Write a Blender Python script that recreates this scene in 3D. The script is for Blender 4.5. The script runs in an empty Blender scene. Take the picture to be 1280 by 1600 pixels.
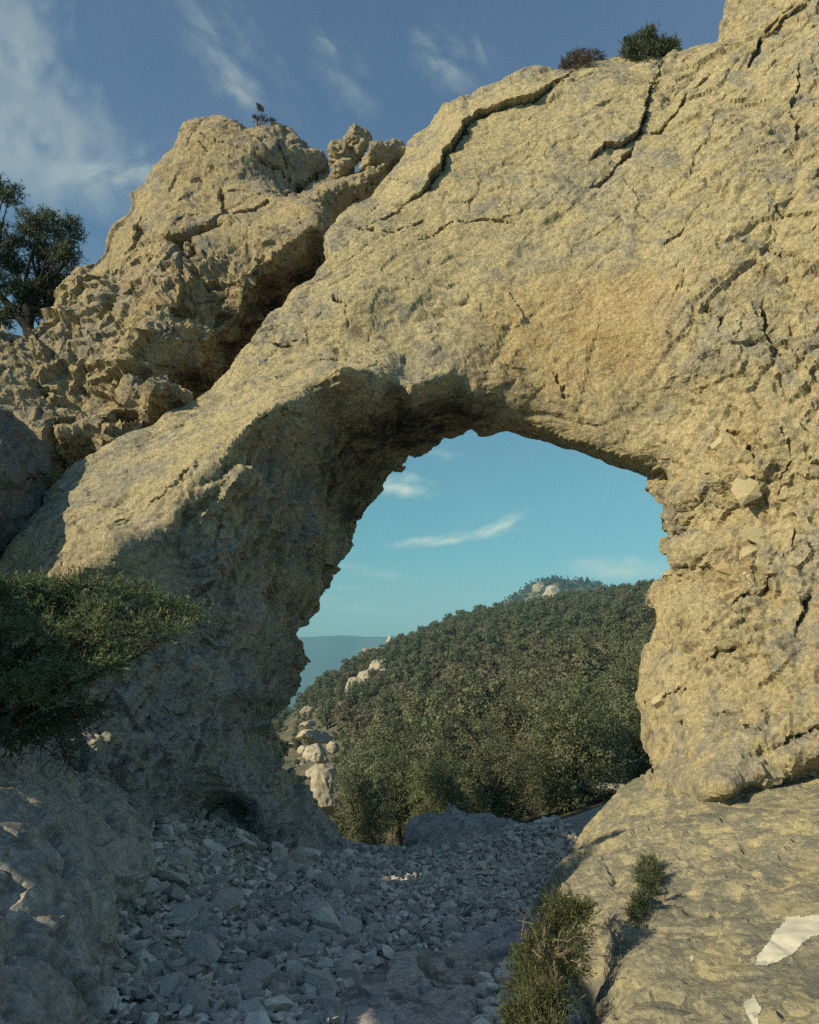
import bpy, bmesh, math, random
import numpy as np
from mathutils import Vector, Matrix
from mathutils.bvhtree import BVHTree

SC = bpy.context.scene
COL = SC.collection
R = math.radians

# ------------------------------------------------------------------ camera
F_PX, PITCH, EYE = 1256.0, R(12.6), 1.6
cam_d = bpy.data.cameras.new('camera')
cam_d.sensor_fit = 'VERTICAL'; cam_d.sensor_height = 36.0; cam_d.sensor_width = 28.8
cam_d.lens = 36.0 * F_PX / 1600.0
cam_d.clip_start = 0.05; cam_d.clip_end = 60000
cam = bpy.data.objects.new('camera', cam_d); COL.objects.link(cam)
cam.location = (0, 0, EYE); cam.rotation_euler = (math.pi / 2 + PITCH, 0, 0)
SC.camera = cam
SC.render.resolution_x, SC.render.resolution_y = 819, 1024

# ------------------------------------------------------------------ light
TO_SUN = Vector((-0.80, -0.46, 0.42)).normalized()
SUN_EL = math.asin(TO_SUN.z)
SUN_AZ = math.atan2(TO_SUN.x, TO_SUN.y)
sun_d = bpy.data.lights.new('sun', 'SUN'); sun_d.energy = 5.0; sun_d.angle = R(0.55); sun_d.color = (1.0, 0.84, 0.54)
sun = bpy.data.objects.new('sun', sun_d); COL.objects.link(sun)
sun.rotation_euler = TO_SUN.to_track_quat('Z', 'Y').to_euler(); sun.location = (-20, -20, 20)
SC.view_settings.view_transform = 'Standard'; SC.view_settings.look = 'None'
SC.view_settings.exposure = 0.45; SC.view_settings.gamma = 1.0; SC.view_settings.use_curve_mapping = False
SKY_STRENGTH = 0.115
SC.cycles.use_denoising = False; SC.cycles.use_adaptive_sampling = True; SC.cycles.adaptive_threshold = 0.015
SC.cycles.max_bounces = 5; SC.cycles.diffuse_bounces = 3; SC.cycles.glossy_bounces = 1; SC.cycles.transmission_bounces = 2; SC.cycles.volume_bounces = 0; SC.cycles.transparent_max_bounces = 4
SC.cycles.caustics_reflective = False; SC.cycles.caustics_refractive = False

def pix_dir(px, py):
    xc, yc = (px - 640) / F_PX, -(py - 800) / F_PX
    c, s = math.cos(PITCH), math.sin(PITCH)
    return np.array([xc, c - yc * s, s + yc * c])

def P(px, py, Y):
    """the point of the place seen at photograph pixel px,py at distance Y ahead of the viewer"""
    d = pix_dir(px, py)
    t = Y / d[1]
    return np.array([0, 0, EYE]) + t * d

# ------------------------------------------------------------------ node helpers
class NT:
    def __init__(self, tree):
        self.t = tree; tree.nodes.clear()
    def n(self, typ, **kw):
        nd = self.t.nodes.new(typ)
        ins = kw.pop('ins', {})
        for k, v in kw.items(): setattr(nd, k, v)
        for k, v in ins.items():
            if isinstance(v, bpy.types.NodeSocket): self.t.links.new(v, nd.inputs[k])
            else: nd.inputs[k].default_value = v
        return nd
    def math(self, op, a, b=0.0, clamp=False):
        return self.n('ShaderNodeMath', operation=op, use_clamp=clamp, ins={0: a, 1: b}).outputs[0]
    def noise(self, vec, scale, detail=4, rough=.55, dist=0.0):
        return self.n('ShaderNodeTexNoise', ins={'Vector': vec, 'Scale': scale, 'Detail': detail, 'Roughness': rough, 'Distortion': dist}).outputs['Fac']
    def ramp(self, fac, a, b, lo=0.0, hi=1.0):
        return self.n('ShaderNodeMapRange', interpolation_type='SMOOTHSTEP', ins={0: fac, 1: a, 2: b, 3: lo, 4: hi}).outputs[0]
    def mix(self, fac, a, b, blend='MIX'):
        nd = self.n('ShaderNodeMix', data_type='RGBA', blend_type=blend)
        for k, v in ((0, fac), (6, a), (7, b)):
            if isinstance(v, bpy.types.NodeSocket): self.t.links.new(v, nd.inputs[k])
            else: nd.inputs[k].default_value = v if k == 0 or len(v) == 4 else (*v, 1)
        return nd.outputs[2]
    def map(self, vec, loc=(0, 0, 0), rot=(0, 0, 0), scale=(1, 1, 1), kind='POINT'):
        return self.n('ShaderNodeMapping', vector_type=kind, ins={'Vector': vec, 'Location': loc, 'Rotation': rot, 'Scale': scale}).outputs[0]
    def voro(self, vec, scale, feature='F1', rnd=1.0):
        return self.n('ShaderNodeTexVoronoi', feature=feature, ins={'Vector': vec, 'Scale': scale, 'Randomness': rnd})

# ------------------------------------------------------------------ sky
world = bpy.data.worlds.new('World'); SC.world = world; world.use_nodes = True
def make_sky():
    q = NT(world.node_tree)
    sky = q.n('ShaderNodeTexSky', sky_type='NISHITA', sun_disc=False, sun_elevation=SUN_EL, sun_rotation=SUN_AZ,
              altitude=700, air_density=1.0, dust_density=0.6, ozone_density=2.5)
    tc = q.n('ShaderNodeTexCoord').outputs['Generated']
    sep = q.n('ShaderNodeSeparateXYZ', ins={0: tc})
    x, y, z = sep.outputs
    el = q.math('ARCSINE', z); az = q.math('ARCTAN2', x, y)
    ae = q.n('ShaderNodeCombineXYZ', ins={0: az, 1: el}).outputs[0]
    tint = q.mix(q.ramp(z, -.02, .20), (1.24, 1.06, 0.76), (0.64, 0.93, 0.72))
    tint = q.mix(q.ramp(z, .18, .60), tint, (0.90, 0.86, 0.84))
    col = q.mix(1.0, sky.outputs[0], tint, 'MULTIPLY')
    # high thin cloud over the whole sky
    zz = q.math('ADD', q.math('MAXIMUM', z, 0.0), 0.16)
    flat = q.n('ShaderNodeCombineXYZ', ins={0: q.math('DIVIDE', x, zz), 1: q.math('DIVIDE', y, zz)}).outputs[0]
    st = q.map(flat, rot=(0, 0, R(-38)), scale=(1.1, 0.42, 1))
    big = q.noise(q.map(flat, loc=(3.1, 0.4, 0)), 0.85, 2, .5)
    fine = q.noise(st, 3.2, 7, .62, .5)
    veil = q.math('MULTIPLY', q.ramp(big, .40, .68), q.ramp(fine, .36, .78))
    def wisp(px, py, lx, ly, tilt, amt, sc, lo=.38, hi=.68):
        d = pix_dir(px, py); d = d / np.linalg.norm(d)
        a0, e0 = math.atan2(d[0], d[1]), math.asin(d[2])
        v = q.map(q.map(ae, loc=(-a0, -e0, 0)), rot=(0, 0, R(tilt)), scale=(1, 1, 1))
        warp = q.n('ShaderNodeTexNoise', ins={'Vector': v, 'Scale': 22.0, 'Detail': 4.0}).outputs['Color']
        v2 = q.n('ShaderNodeVectorMath', operation='MULTIPLY_ADD', ins={0: warp, 1: (ly * 1.8 / F_PX,) * 3, 2: v}).outputs[0]
        v2 = q.map(v2, loc=(-ly * .9 / F_PX, -ly * .9 / F_PX, 0))
        v3 = q.map(v2, scale=(F_PX / lx, F_PX / ly, 1))
        r = q.n('ShaderNodeVectorMath', operation='LENGTH', ins={0: v3}).outputs['Value']
        body = q.ramp(r, 1.0, 0.1)
        n = q.noise(q.map(v, scale=(30, 95, 1)), sc, 6, .6, .3)
        return q.math('MULTIPLY', q.math('MULTIPLY', body, q.ramp(n, lo, hi)), amt)
    total = q.math('MULTIPLY', veil, .09)
    for w in ((15, 30, 110, 75, 20, .22, .05, .95), (60, 165, 210, 70, 18, .22, .05, .95), (20, 250, 230, 65, 8, .24, .05, .95),
              (210, 260, 170, 40, -22, .32, .3), (360, 90, 160, 60, 25, .22, .3), (380, 140, 60, 30, 20, .22, .4), (700, 95, 100, 50, 20, .24, .35),
              (755, 75, 30, 22, 60, .18, .4), (545, 120, 120, 50, 25, .15, .3), (515, 65, 40, 12, 30, .2, .5),
              (625, 757, 80, 27, 8, .85, .45, .30, .68), (700, 842, 130, 12, -6, .85, .6, .25, .7), (782, 819, 62, 13, -20, .85, .6, .2, .7), (600, 893, 120, 14, 6, .42, .35),
              (970, 888, 110, 24, 3, .85, .35, .1, .8), (690, 703, 60, 20, 10, .22, .5), (540, 915, 90, 7, 0, .35, .5), (560, 945, 160, 18, 3, .35, .3),
              (545, 988, 80, 8, 3, .2, .4)):
        total = q.math('ADD', total, wisp(*w))
    total = q.math('MINIMUM', total, .9)
    col = q.mix(total, col, (5.6, 6.2, 5.0))
    bg = q.n('ShaderNodeBackground', ins={0: col, 1: SKY_STRENGTH})
    q.n('ShaderNodeOutputWorld', ins={0: bg.outputs[0]})
make_sky()

# ------------------------------------------------------------------ numeric helpers
def hash3(ix, iy, iz, seed):
    h = (ix.astype(np.uint32) * np.uint32(0x8da6b343)) ^ (iy.astype(np.uint32) * np.uint32(0xd8163841)) ^ (iz.astype(np.uint32) * np.uint32(0xcb1ab31f)) ^ np.uint32((seed * 0x9E3779B1) & 0xffffffff)
    h ^= h >> np.uint32(15); h *= np.uint32(0x2c1b3c6d); h ^= h >> np.uint32(12); h *= np.uint32(0x297a2d39); h ^= h >> np.uint32(15)
    return h

def perlin(p, seed=0):
    p = np.asarray(p, np.float32)
    i = np.floor(p); f = p - i; i = i.astype(np.int64)
    u = f * f * f * (f * (f * 6 - 15) + 10)
    out = np.zeros(len(p), np.float32)
    for dx in (0, 1):
        wx = u[:, 0] if dx else 1 - u[:, 0]
        for dy in (0, 1):
            wy = wx * (u[:, 1] if dy else 1 - u[:, 1])
            for dz in (0, 1):
                w = wy * (u[:, 2] if dz else 1 - u[:, 2])
                h = hash3(i[:, 0] + dx, i[:, 1] + dy, i[:, 2] + dz, seed)
                g = ((h & np.uint32(1023)).astype(np.float32) - 511.5) * (f[:, 0] - dx)
                g += (((h >> np.uint32(10)) & np.uint32(1023)).astype(np.float32) - 511.5) * (f[:, 1] - dy)
                g += (((h >> np.uint32(20)) & np.uint32(1023)).astype(np.float32) - 511.5) * (f[:, 2] - dz)
                out += w * g
    return out / 420.0

def fbm(p, seed, octaves=3, gain=.5):
    a, s = 1.0, np.zeros(len(p), np.float32)
    for o in range(octaves):
        s += a * perlin(p * (2.03 ** o), seed + o * 17); a *= gain
    return s

def facets(p, seed, tilt=1.0):
    """every Voronoi cell gets its own height and its own tilted plane: broken rock"""
    p = np.asarray(p, np.float32); i = np.floor(p).astype(np.int64)
    best = np.full(len(p), 9.0, np.float32); sec = best.copy(); val = np.zeros(len(p), np.float32)
    for dx in (-1, 0, 1):
        for dy in (-1, 0, 1):
            for dz in (-1, 0, 1):
                cx, cy, cz = i[:, 0] + dx, i[:, 1] + dy, i[:, 2] + dz
                h = hash3(cx, cy, cz, seed)
                vx = p[:, 0] - cx - (h & np.uint32(1023)).astype(np.float32) / 1023
                vy = p[:, 1] - cy - ((h >> np.uint32(10)) & np.uint32(1023)).astype(np.float32) / 1023
                vz = p[:, 2] - cz - ((h >> np.uint32(20)) & np.uint32(1023)).astype(np.float32) / 1023
                d = vx * vx + vy * vy + vz * vz
                h2 = h * np.uint32(2654435761)
                o = (h2 & np.uint32(255)).astype(np.float32) / 255 - .5
                gx = ((h2 >> np.uint32(8)) & np.uint32(255)).astype(np.float32) / 255 - .5
                gy = ((h2 >> np.uint32(16)) & np.uint32(255)).astype(np.float32) / 255 - .5
                gz = ((h2 >> np.uint32(24)) & np.uint32(255)).astype(np.float32) / 255 - .5
                v = o + tilt * 1.6 * (gx * vx + gy * vy + gz * vz)
                m = d < best
                sec = np.where(m, best, np.minimum(sec, d))
                val = np.where(m, v, val); best = np.where(m, d, best)
    return val, np.sqrt(sec) - np.sqrt(best)

def rbf_fit(xy, val, smooth=1e-3):
    xy = np.asarray(xy, float); val = np.asarray(val, float); n = len(xy)
    d = np.linalg.norm(xy[:, None] - xy[None], axis=2)
    K = np.where(d > 0, d * d * np.log(d + 1e-9), 0) + smooth * np.eye(n)
    A = np.zeros((n + 3, n + 3)); A[:n, :n] = K; A[:n, n] = 1; A[:n, n + 1:] = xy; A[n, :n] = 1; A[n + 1:, :n] = xy.T
    w = np.linalg.solve(A, np.concatenate([val, np.zeros(3)]))
    def f(q):
        q = np.asarray(q, float); out = np.empty(len(q))
        for s in range(0, len(q), 60000):
            c = q[s:s + 60000]
            r2 = ((c[:, None] - xy[None]) ** 2).sum(2)
            out[s:s + 60000] = (0.5 * r2 * np.log(r2 + 1e-18)) @ w[:n] + w[n] + c @ w[n + 1:]
        return out
    return f

def seg_dist(q, pts):
    """distance from 2D points q to a polyline, plus side sign and parameter"""
    q = np.asarray(q, np.float32); best = np.full(len(q), 1e9, np.float32); side = np.zeros(len(q), np.float32); par = side.copy()
    pts = np.asarray(pts, np.float32); L = np.concatenate([[0], np.cumsum(np.linalg.norm(np.diff(pts, axis=0), axis=1))])
    for k in range(len(pts) - 1):
        a, b = pts[k], pts[k + 1]; ab = b - a
        t = np.clip(((q - a) @ ab) / (ab @ ab + 1e-12), 0, 1)
        v = q - (a + t[:, None] * ab); d = np.hypot(v[:, 0], v[:, 1])
        m = d < best
        best = np.where(m, d, best)
        side = np.where(m, np.sign(ab[0] * (q[:, 1] - a[1]) - ab[1] * (q[:, 0] - a[0])), side)
        par = np.where(m, (L[k] + t * (L[k + 1] - L[k])) / L[-1], par)
    return best, side, par

def poly_sd(q, poly):
    d, _, _ = seg_dist(q, np.vstack([poly, poly[:1]]))
    inside = np.zeros(len(q), bool); n = len(poly)
    x, y = q[:, 0], q[:, 1]
    for k in range(n):
        x1, y1 = poly[k]; x2, y2 = poly[(k + 1) % n]
        if y1 == y2: continue
        c = ((y1 > y) != (y2 > y)) & (x < (x2 - x1) * (y - y1) / (y2 - y1) + x1)
        inside ^= c
    return np.where(inside, d, -d)

def mesh_np(name, V, F, mat=None, smooth=True, parent=None, link=True):
    V = np.ascontiguousarray(V, np.float32); F = np.ascontiguousarray(F, np.int32); k = F.shape[1]
    me = bpy.data.meshes.new(name)
    me.vertices.add(len(V)); me.vertices.foreach_set('co', V.ravel())
    me.loops.add(F.size); me.loops.foreach_set('vertex_index', F.ravel())
    me.polygons.add(len(F)); me.polygons.foreach_set('loop_start', np.arange(0, F.size, k, dtype=np.int32))
    me.update(calc_edges=True); me.validate()
    if not smooth: me.shade_flat()
    if mat: me.materials.append(mat)
    if not link: return me
    o = bpy.data.objects.new(name, me); COL.objects.link(o)
    if parent: o.parent = parent
    return o

def vnormals(V, F):
    a = V[F[:, 2]] - V[F[:, 0]]; b = V[F[:, -1]] - V[F[:, 1]]
    n = np.cross(a, b); out = np.zeros_like(V)
    for k in range(F.shape[1]):
        for c in range(3): out[:, c] += np.bincount(F[:, k], n[:, c], len(V))
    return out / (np.linalg.norm(out, axis=1, keepdims=True) + 1e-12)

def surface_nets(g, org, h):
    s = g < 0; nx, ny, nz = g.shape
    cnt = np.zeros((nx - 1, ny - 1, nz - 1), np.int8)
    for dx in (0, 1):
        for dy in (0, 1):
            for dz in (0, 1):
                cnt += s[dx:nx - 1 + dx, dy:ny - 1 + dy, dz:nz - 1 + dz]
    act = (cnt > 0) & (cnt < 8)
    ci = np.argwhere(act); idx = np.full(act.shape, -1, np.int32); idx[act] = np.arange(len(ci))
    acc = np.zeros((len(ci), 3)); num = np.zeros(len(ci))
    cor = [(a, b, c) for a in (0, 1) for b in (0, 1) for c in (0, 1)]
    val = {c: g[ci[:, 0] + c[0], ci[:, 1] + c[1], ci[:, 2] + c[2]] for c in cor}
    for a in cor:
        for ax in range(3):
            if a[ax]: continue
            b = list(a); b[ax] = 1; b = tuple(b)
            va, vb = val[a], val[b]; m = (va < 0) != (vb < 0)
            t = np.where(m, va / np.where(m, va - vb, 1), 0)
            pt = np.tile(np.array(a, float), (len(ci), 1)); pt[:, ax] = t
            acc += np.where(m[:, None], pt, 0); num += m
    V = (ci + acc / num[:, None]) * h + org
    Fs = []
    for ax in range(3):
        sl0 = [slice(None)] * 3; sl1 = [slice(None)] * 3; sl0[ax] = slice(0, -1); sl1[ax] = slice(1, None)
        A, B = s[tuple(sl0)], s[tuple(sl1)]
        e = np.argwhere(A != B); u, v = (ax + 1) % 3, (ax + 2) % 3
        ok = (e[:, u] > 0) & (e[:, v] > 0) & (e[:, u] < g.shape[u] - 1) & (e[:, v] < g.shape[v] - 1)
        e = e[ok]; fl = A[e[:, 0], e[:, 1], e[:, 2]]
        def at(du, dv):
            c = e.copy(); c[:, u] += du; c[:, v] += dv
            return idx[c[:, 0], c[:, 1], c[:, 2]]
        qd = np.stack([at(-1, -1), at(0, -1), at(0, 0), at(-1, 0)], 1)
        qd[~fl] = qd[~fl][:, ::-1]
        Fs.append(qd)
    return V.astype(np.float32), np.concatenate(Fs)

def tag(o, label, cat, group=None, kind=None):
    if label: o['label'] = label
    if cat: o['category'] = cat
    if group: o['group'] = group
    if kind: o['kind'] = kind
    return o

def empty(name, loc, label, cat, group=None):
    o = bpy.data.objects.new(name, None); COL.objects.link(o); o.location = loc; o.empty_display_size = .2
    return tag(o, label, cat, group)

# ------------------------------------------------------------------ materials
def rock_mat(name, fine=1.0, bump=.042, detail=6, lichen=(), squash=1.0, flake=1.0):
    """limestone: broad colour comes from the mesh's own weathering attribute, grain and relief from here"""
    m = bpy.data.materials.new(name); m.use_nodes = True; q = NT(m.node_tree)
    pos = q.n('ShaderNodeTexCoord').outputs['Object']
    if squash != 1: pos = q.map(pos, scale=(1, squash, 1))
    base = q.n('ShaderNodeAttribute', attribute_name='stone_tone').outputs['Color']
    fin = q.noise(pos, 24 * fine, detail, .78)
    v = q.ramp(fin, .30, .70, 1.44, .72)
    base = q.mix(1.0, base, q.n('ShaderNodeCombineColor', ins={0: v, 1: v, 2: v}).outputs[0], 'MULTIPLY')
    for (sc, lo, hi, colr, amt, off) in lichen:
        l = q.ramp(q.noise(q.map(pos, loc=(off, off * .7, -off)), sc, 6, .66, .25), lo, hi)
        base = q.mix(q.math('MULTIPLY', l, amt), base, colr)
    wp = q.n('ShaderNodeVectorMath', operation='MULTIPLY_ADD', ins={0: q.n('ShaderNodeTexNoise', ins={'Vector': pos, 'Scale': 16 * fine, 'Detail': 2.0}).outputs['Color'], 1: (.07 / fine,) * 3, 2: pos}).outputs[0]
    fa = q.n('ShaderNodeSeparateColor', ins={0: q.voro(wp, 13 * fine).outputs['Color']}).outputs[0]
    fb = q.n('ShaderNodeSeparateColor', ins={0: q.voro(q.map(wp, scale=(1, 1, 1.6)), 31 * fine).outputs['Color']}).outputs[1]
    hgt = q.math('ADD', q.math('MULTIPLY', fin, 1.15), q.math('ADD', q.math('MULTIPLY', fa, .34 * flake), q.math('MULTIPLY', fb, .34 * flake)))
    bp = q.n('ShaderNodeBump', ins={'Strength': 1.0, 'Distance': bump, 'Height': hgt})
    bs = q.n('ShaderNodeBsdfPrincipled', ins={'Base Color': base, 'Roughness': .95, 'Normal': bp.outputs[0]})
    bs.inputs['Specular IOR Level'].default_value = .08
    q.n('ShaderNodeOutputMaterial', ins={0: bs.outputs[0]})
    return m

def sstep(x, a, b):
    t = np.clip((x - a) / (b - a), 0, 1); return t * t * (3 - 2 * t)

def weather(o, warm, grey, dark, seed, lo=-.12, hi=.28, up=.3, tints=(), crust=.6, squash=1.0):
    """stone colour, with shade painted in by some patches: fresh warm faces, grey weathered skin, lichen crust, iron stains"""
    me = o.data; n = len(me.vertices)
    V = np.empty(n * 3, np.float32); me.vertices.foreach_get('co', V); V = V.reshape(-1, 3)
    N = np.empty(n * 3, np.float32); me.vertices.foreach_get('normal', N); N = N.reshape(-1, 3)
    V = V * np.array([1, squash, 1], np.float32); V0 = V / np.array([1, squash, 1], np.float32)
    W = V + .12 * np.stack([perlin(V * 2.3, seed + 1), perlin(V * 2.3, seed + 2), perlin(V * 2.3, seed + 3)], 1)
    big = fbm(V * .75, seed + 4, 3, .55); mid = fbm(W * 4.2, seed + 5, 3, .62); sm = fbm(W * 14., seed + 6, 2, .7)
    C = np.tile(np.array(warm, np.float32), (n, 1))
    def lay(mask, col):
        nonlocal C
        C = C + mask[:, None] * (np.array(col, np.float32) - C)
    lay(sstep(.6 * big + .6 * mid + up * (np.clip(N[:, 2], 0, 1) - .25), lo, hi), grey)
    lay(.45 * sstep(sm + .5 * mid, .15, .6), tuple(c * .66 for c in grey))
    lay(.45 * sstep(-sm + .4 * big, .15, .55), tuple(min(.62, c * 1.25) for c in warm))
    lay(.35 * sstep(fbm(V * 1.6, seed + 9, 2), .1, .5), tuple(min(.62, c * 1.2) for c in warm))
    for (c, r, col, amt) in tints:
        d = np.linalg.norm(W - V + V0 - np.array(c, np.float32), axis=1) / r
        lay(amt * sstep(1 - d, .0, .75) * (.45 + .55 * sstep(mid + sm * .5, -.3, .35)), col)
    lay(crust * sstep(fbm(W * 8., seed + 7, 3, .7), .22, .45) * sstep(perlin(V * 1.2, seed + 8), -.1, .25), dark)
    at = me.color_attributes.new('stone_tone', 'FLOAT_COLOR', 'POINT')
    at.data.foreach_set('color', np.column_stack([C, np.ones(n)]).astype(np.float32).ravel())
    return V

def plain_mat(name, a, b, scale=20, bump=.3, rough=.9, island=.0, trans=0.0):
    m = bpy.data.materials.new(name); m.use_nodes = True; q = NT(m.node_tree)
    pos = q.n('ShaderNodeTexCoord').outputs['Object']
    base = q.mix(q.ramp(q.noise(pos, scale, 5, .65), .3, .7), a, b)
    if island:
        ri = q.n('ShaderNodeNewGeometry').outputs['Random Per Island']
        base = q.mix(1.0, base, q.n('ShaderNodeCombineColor', ins={0: q.ramp(ri, 0, 1, 1 - island, 1 + island), 1: q.ramp(ri, 0, 1, 1 - island, 1 + island), 2: q.ramp(ri, 0, 1, 1 - island, 1 + island * .8)}).outputs[0], 'MULTIPLY')
    bs = q.n('ShaderNodeBsdfPrincipled', ins={'Base Color': base, 'Roughness': rough})
    bs.inputs['Specular IOR Level'].default_value = .2
    if bump:
        bp = q.n('ShaderNodeBump', ins={'Strength': .8, 'Distance': bump, 'Height': q.noise(pos, scale * 1.7, 7, .7)})
        q.t.links.new(bp.outputs[0], bs.inputs['Normal'])
    q.n('ShaderNodeOutputMaterial', ins={0: bs.outputs[0]})
    return m

def leaf_mat(name, a, b, c=None, spread=.5):
    m = bpy.data.materials.new(name); m.use_nodes = True; q = NT(m.node_tree)
    ri = q.n('ShaderNodeNewGeometry').outputs['Random Per Island']
    oi = q.n('ShaderNodeObjectInfo').outputs['Random']
    base = q.mix(ri, a, b)
    if c: base = q.mix(q.ramp(oi, .45, 1.0, 0, spread), base, c)
    val = q.ramp(q.math('FRACT', q.math('MULTIPLY', ri, 7.31)), 0, 1, .7, 1.25)
    base = q.mix(1.0, base, q.n('ShaderNodeCombineColor', ins={0: val, 1: val, 2: val}).outputs[0], 'MULTIPLY')
    bs = q.n('ShaderNodeBsdfPrincipled', ins={'Base Color': base, 'Roughness': .55})
    bs.inputs['Specular IOR Level'].default_value = .3
    tr = q.n('ShaderNodeBsdfTranslucent', ins={0: base})
    mx = q.n('ShaderNodeMixShader', ins={0: .28, 1: bs.outputs[0], 2: tr.outputs[0]})
    q.n('ShaderNodeOutputMaterial', ins={0: mx.outputs[0]})
    return m

WARM, GREY, DARK = (.52, .445, .275), (.37, .345, .275), (.10, .085, .07)
orange = (.56, .39, .17)
M = {}
M['arch'] = rock_mat('arch_limestone')
M['crag'] = rock_mat('crag_limestone', .9, .05)
M['grey'] = rock_mat('weathered_grey_limestone')
M['shade'] = rock_mat('foot_limestone', 1.3, .018)
M['lichen'] = rock_mat('lichen_limestone', 1.9, .014, 6,
    [(3.2, .53, .57, (.205, .205, .17), .8, 0), (5.0, .56, .585, (.46, .405, .25), .8, 3), (10, .58, .60, (.47, .42, .265), .75, 7),
     (8, .60, .63, (.18, .178, .15), .75, 11), (2.6, .67, .69, (.56, .40, .12), .8, 17), (22, .62, .66, (.15, .145, .12), .6, 21)], squash=.5, flake=1.0)
ARCH_STAINS_SHADE = [(P(880, 540, 8.3), 1.3, orange, .6), (P(1000, 520, 8.2), .9, orange, .6), (P(760, 560, 8.3), .7, orange, .45),
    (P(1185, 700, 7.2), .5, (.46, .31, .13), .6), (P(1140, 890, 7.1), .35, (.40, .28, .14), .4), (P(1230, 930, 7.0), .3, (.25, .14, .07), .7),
    (P(440, 1060, 9.0), .9, (.13, .12, .11), .7), (P(300, 1000, 7.0), 1.5, (.45, .455, .46), .95), (P(350, 1200, 7.6), 1.5, (.44, .445, .45), .95), (P(430, 1050, 8.2), 1.0, (.33, .32, .305), .9), (P(460, 800, 7.9), 1.2, (.27, .27, .27), .95), (P(400, 760, 7.2), .7, (.28, .27, .255), .9), (P(560, 700, 8.7), 1.1, (.09, .083, .078), .95), (P(650, 660, 8.7), .95, (.055, .05, .047), .97), (P(730, 655, 8.5), .5, (.07, .06, .055), .8), (P(580, 790, 9.6), .7, (.06, .055, .052), .9), (P(350, 900, 7.0), .8, (.37, .355, .33), .85), (P(500, 1330, 8.6), 1.0, (.45, .455, .46), .95), (P(200, 1250, 6.6), 1.2, (.45, .455, .46), .95), (P(420, 1380, 8), 1.2, (.45, .455, .46), .95)]  # leg greys: weathered stone toned for its shade; near-blacks: painted shade of the underside
CRAG_STAINS_SHADE = [(P(300, 480, 8.8), .9, orange, .5), (P(420, 440, 9.2), .6, (.36, .22, .10), .6), (P(330, 560, 9.2), .8, (.24, .16, .10), .6), (P(450, 455, 9.3), .75, (.07, .05, .04), .95), (P(400, 520, 9.3), .75, (.07, .05, .04), .95), (P(295, 600, 8.8), .35, (.07, .05, .04), .9), (P(185, 665, 8.4), .35, (.07, .05, .04), .9)]  # near-black patches paint occlusion shade into the cleft and small hollows
M['stone'] = plain_mat('scree_limestone', (.60, .585, .55), (.40, .39, .365), 14, .012, .95, .34)
M['ground'] = plain_mat('stony_earth', (.40, .375, .325), (.24, .22, .19), 6, .03, .97)
M['hill'] = plain_mat('hillside_earth', (.20, .175, .115), (.065, .068, .042), .9, .15, 1)
M['pale'] = plain_mat('pale_outcrop_limestone', (.46, .41, .31), (.28, .26, .21), 1.6, .08, .95)
M['bark'] = plain_mat('grey_bark', (.10, .088, .07), (.05, .043, .034), 30, .01, .95)
M['darkbark'] = plain_mat('dark_bark', (.032, .028, .024), (.018, .016, .014), 30, .01, .95)
M['twig'] = plain_mat('dry_twig', (.26, .21, .155), (.13, .10, .075), 30, .004, .95)
M['oak'] = leaf_mat('holm_oak_leaves', (.130, .158, .082), (.180, .205, .115), (.195, .180, .118), .5)
M['oakpale'] = leaf_mat('pale_oak_leaves', (.165, .165, .10), (.215, .205, .13), (.21, .175, .115), .6)
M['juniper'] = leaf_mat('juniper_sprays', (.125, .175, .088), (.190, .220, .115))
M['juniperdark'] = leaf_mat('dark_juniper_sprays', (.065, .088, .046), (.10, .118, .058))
M['bush'] = leaf_mat('needle_bush', (.085, .108, .044), (.150, .155, .072))
M['brownbush'] = leaf_mat('brown_cushion', (.085, .065, .045), (.12, .092, .06))
M['paint'] = plain_mat('white_crust', (.63, .615, .52), (.50, .48, .385), 9, .004, .9)
M['mount'] = plain_mat('mountain_scrub', (.10, .11, .07), (.16, .15, .11), .004, 3, 1)

# ------------------------------------------------------------------ rock masses
def flat_of(pts, axis='y'):
    """photograph points (pixel, distance) or ('w', x, y, z) as in-plane pairs and depth, for a mass seen along y or from above"""
    w = np.array([p[1:] if p[0] == 'w' else P(*p) for p in pts], float)
    return (w[:, [0, 2]], w[:, 1]) if axis == 'y' else (w[:, [0, 1]], -w[:, 2])

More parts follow.
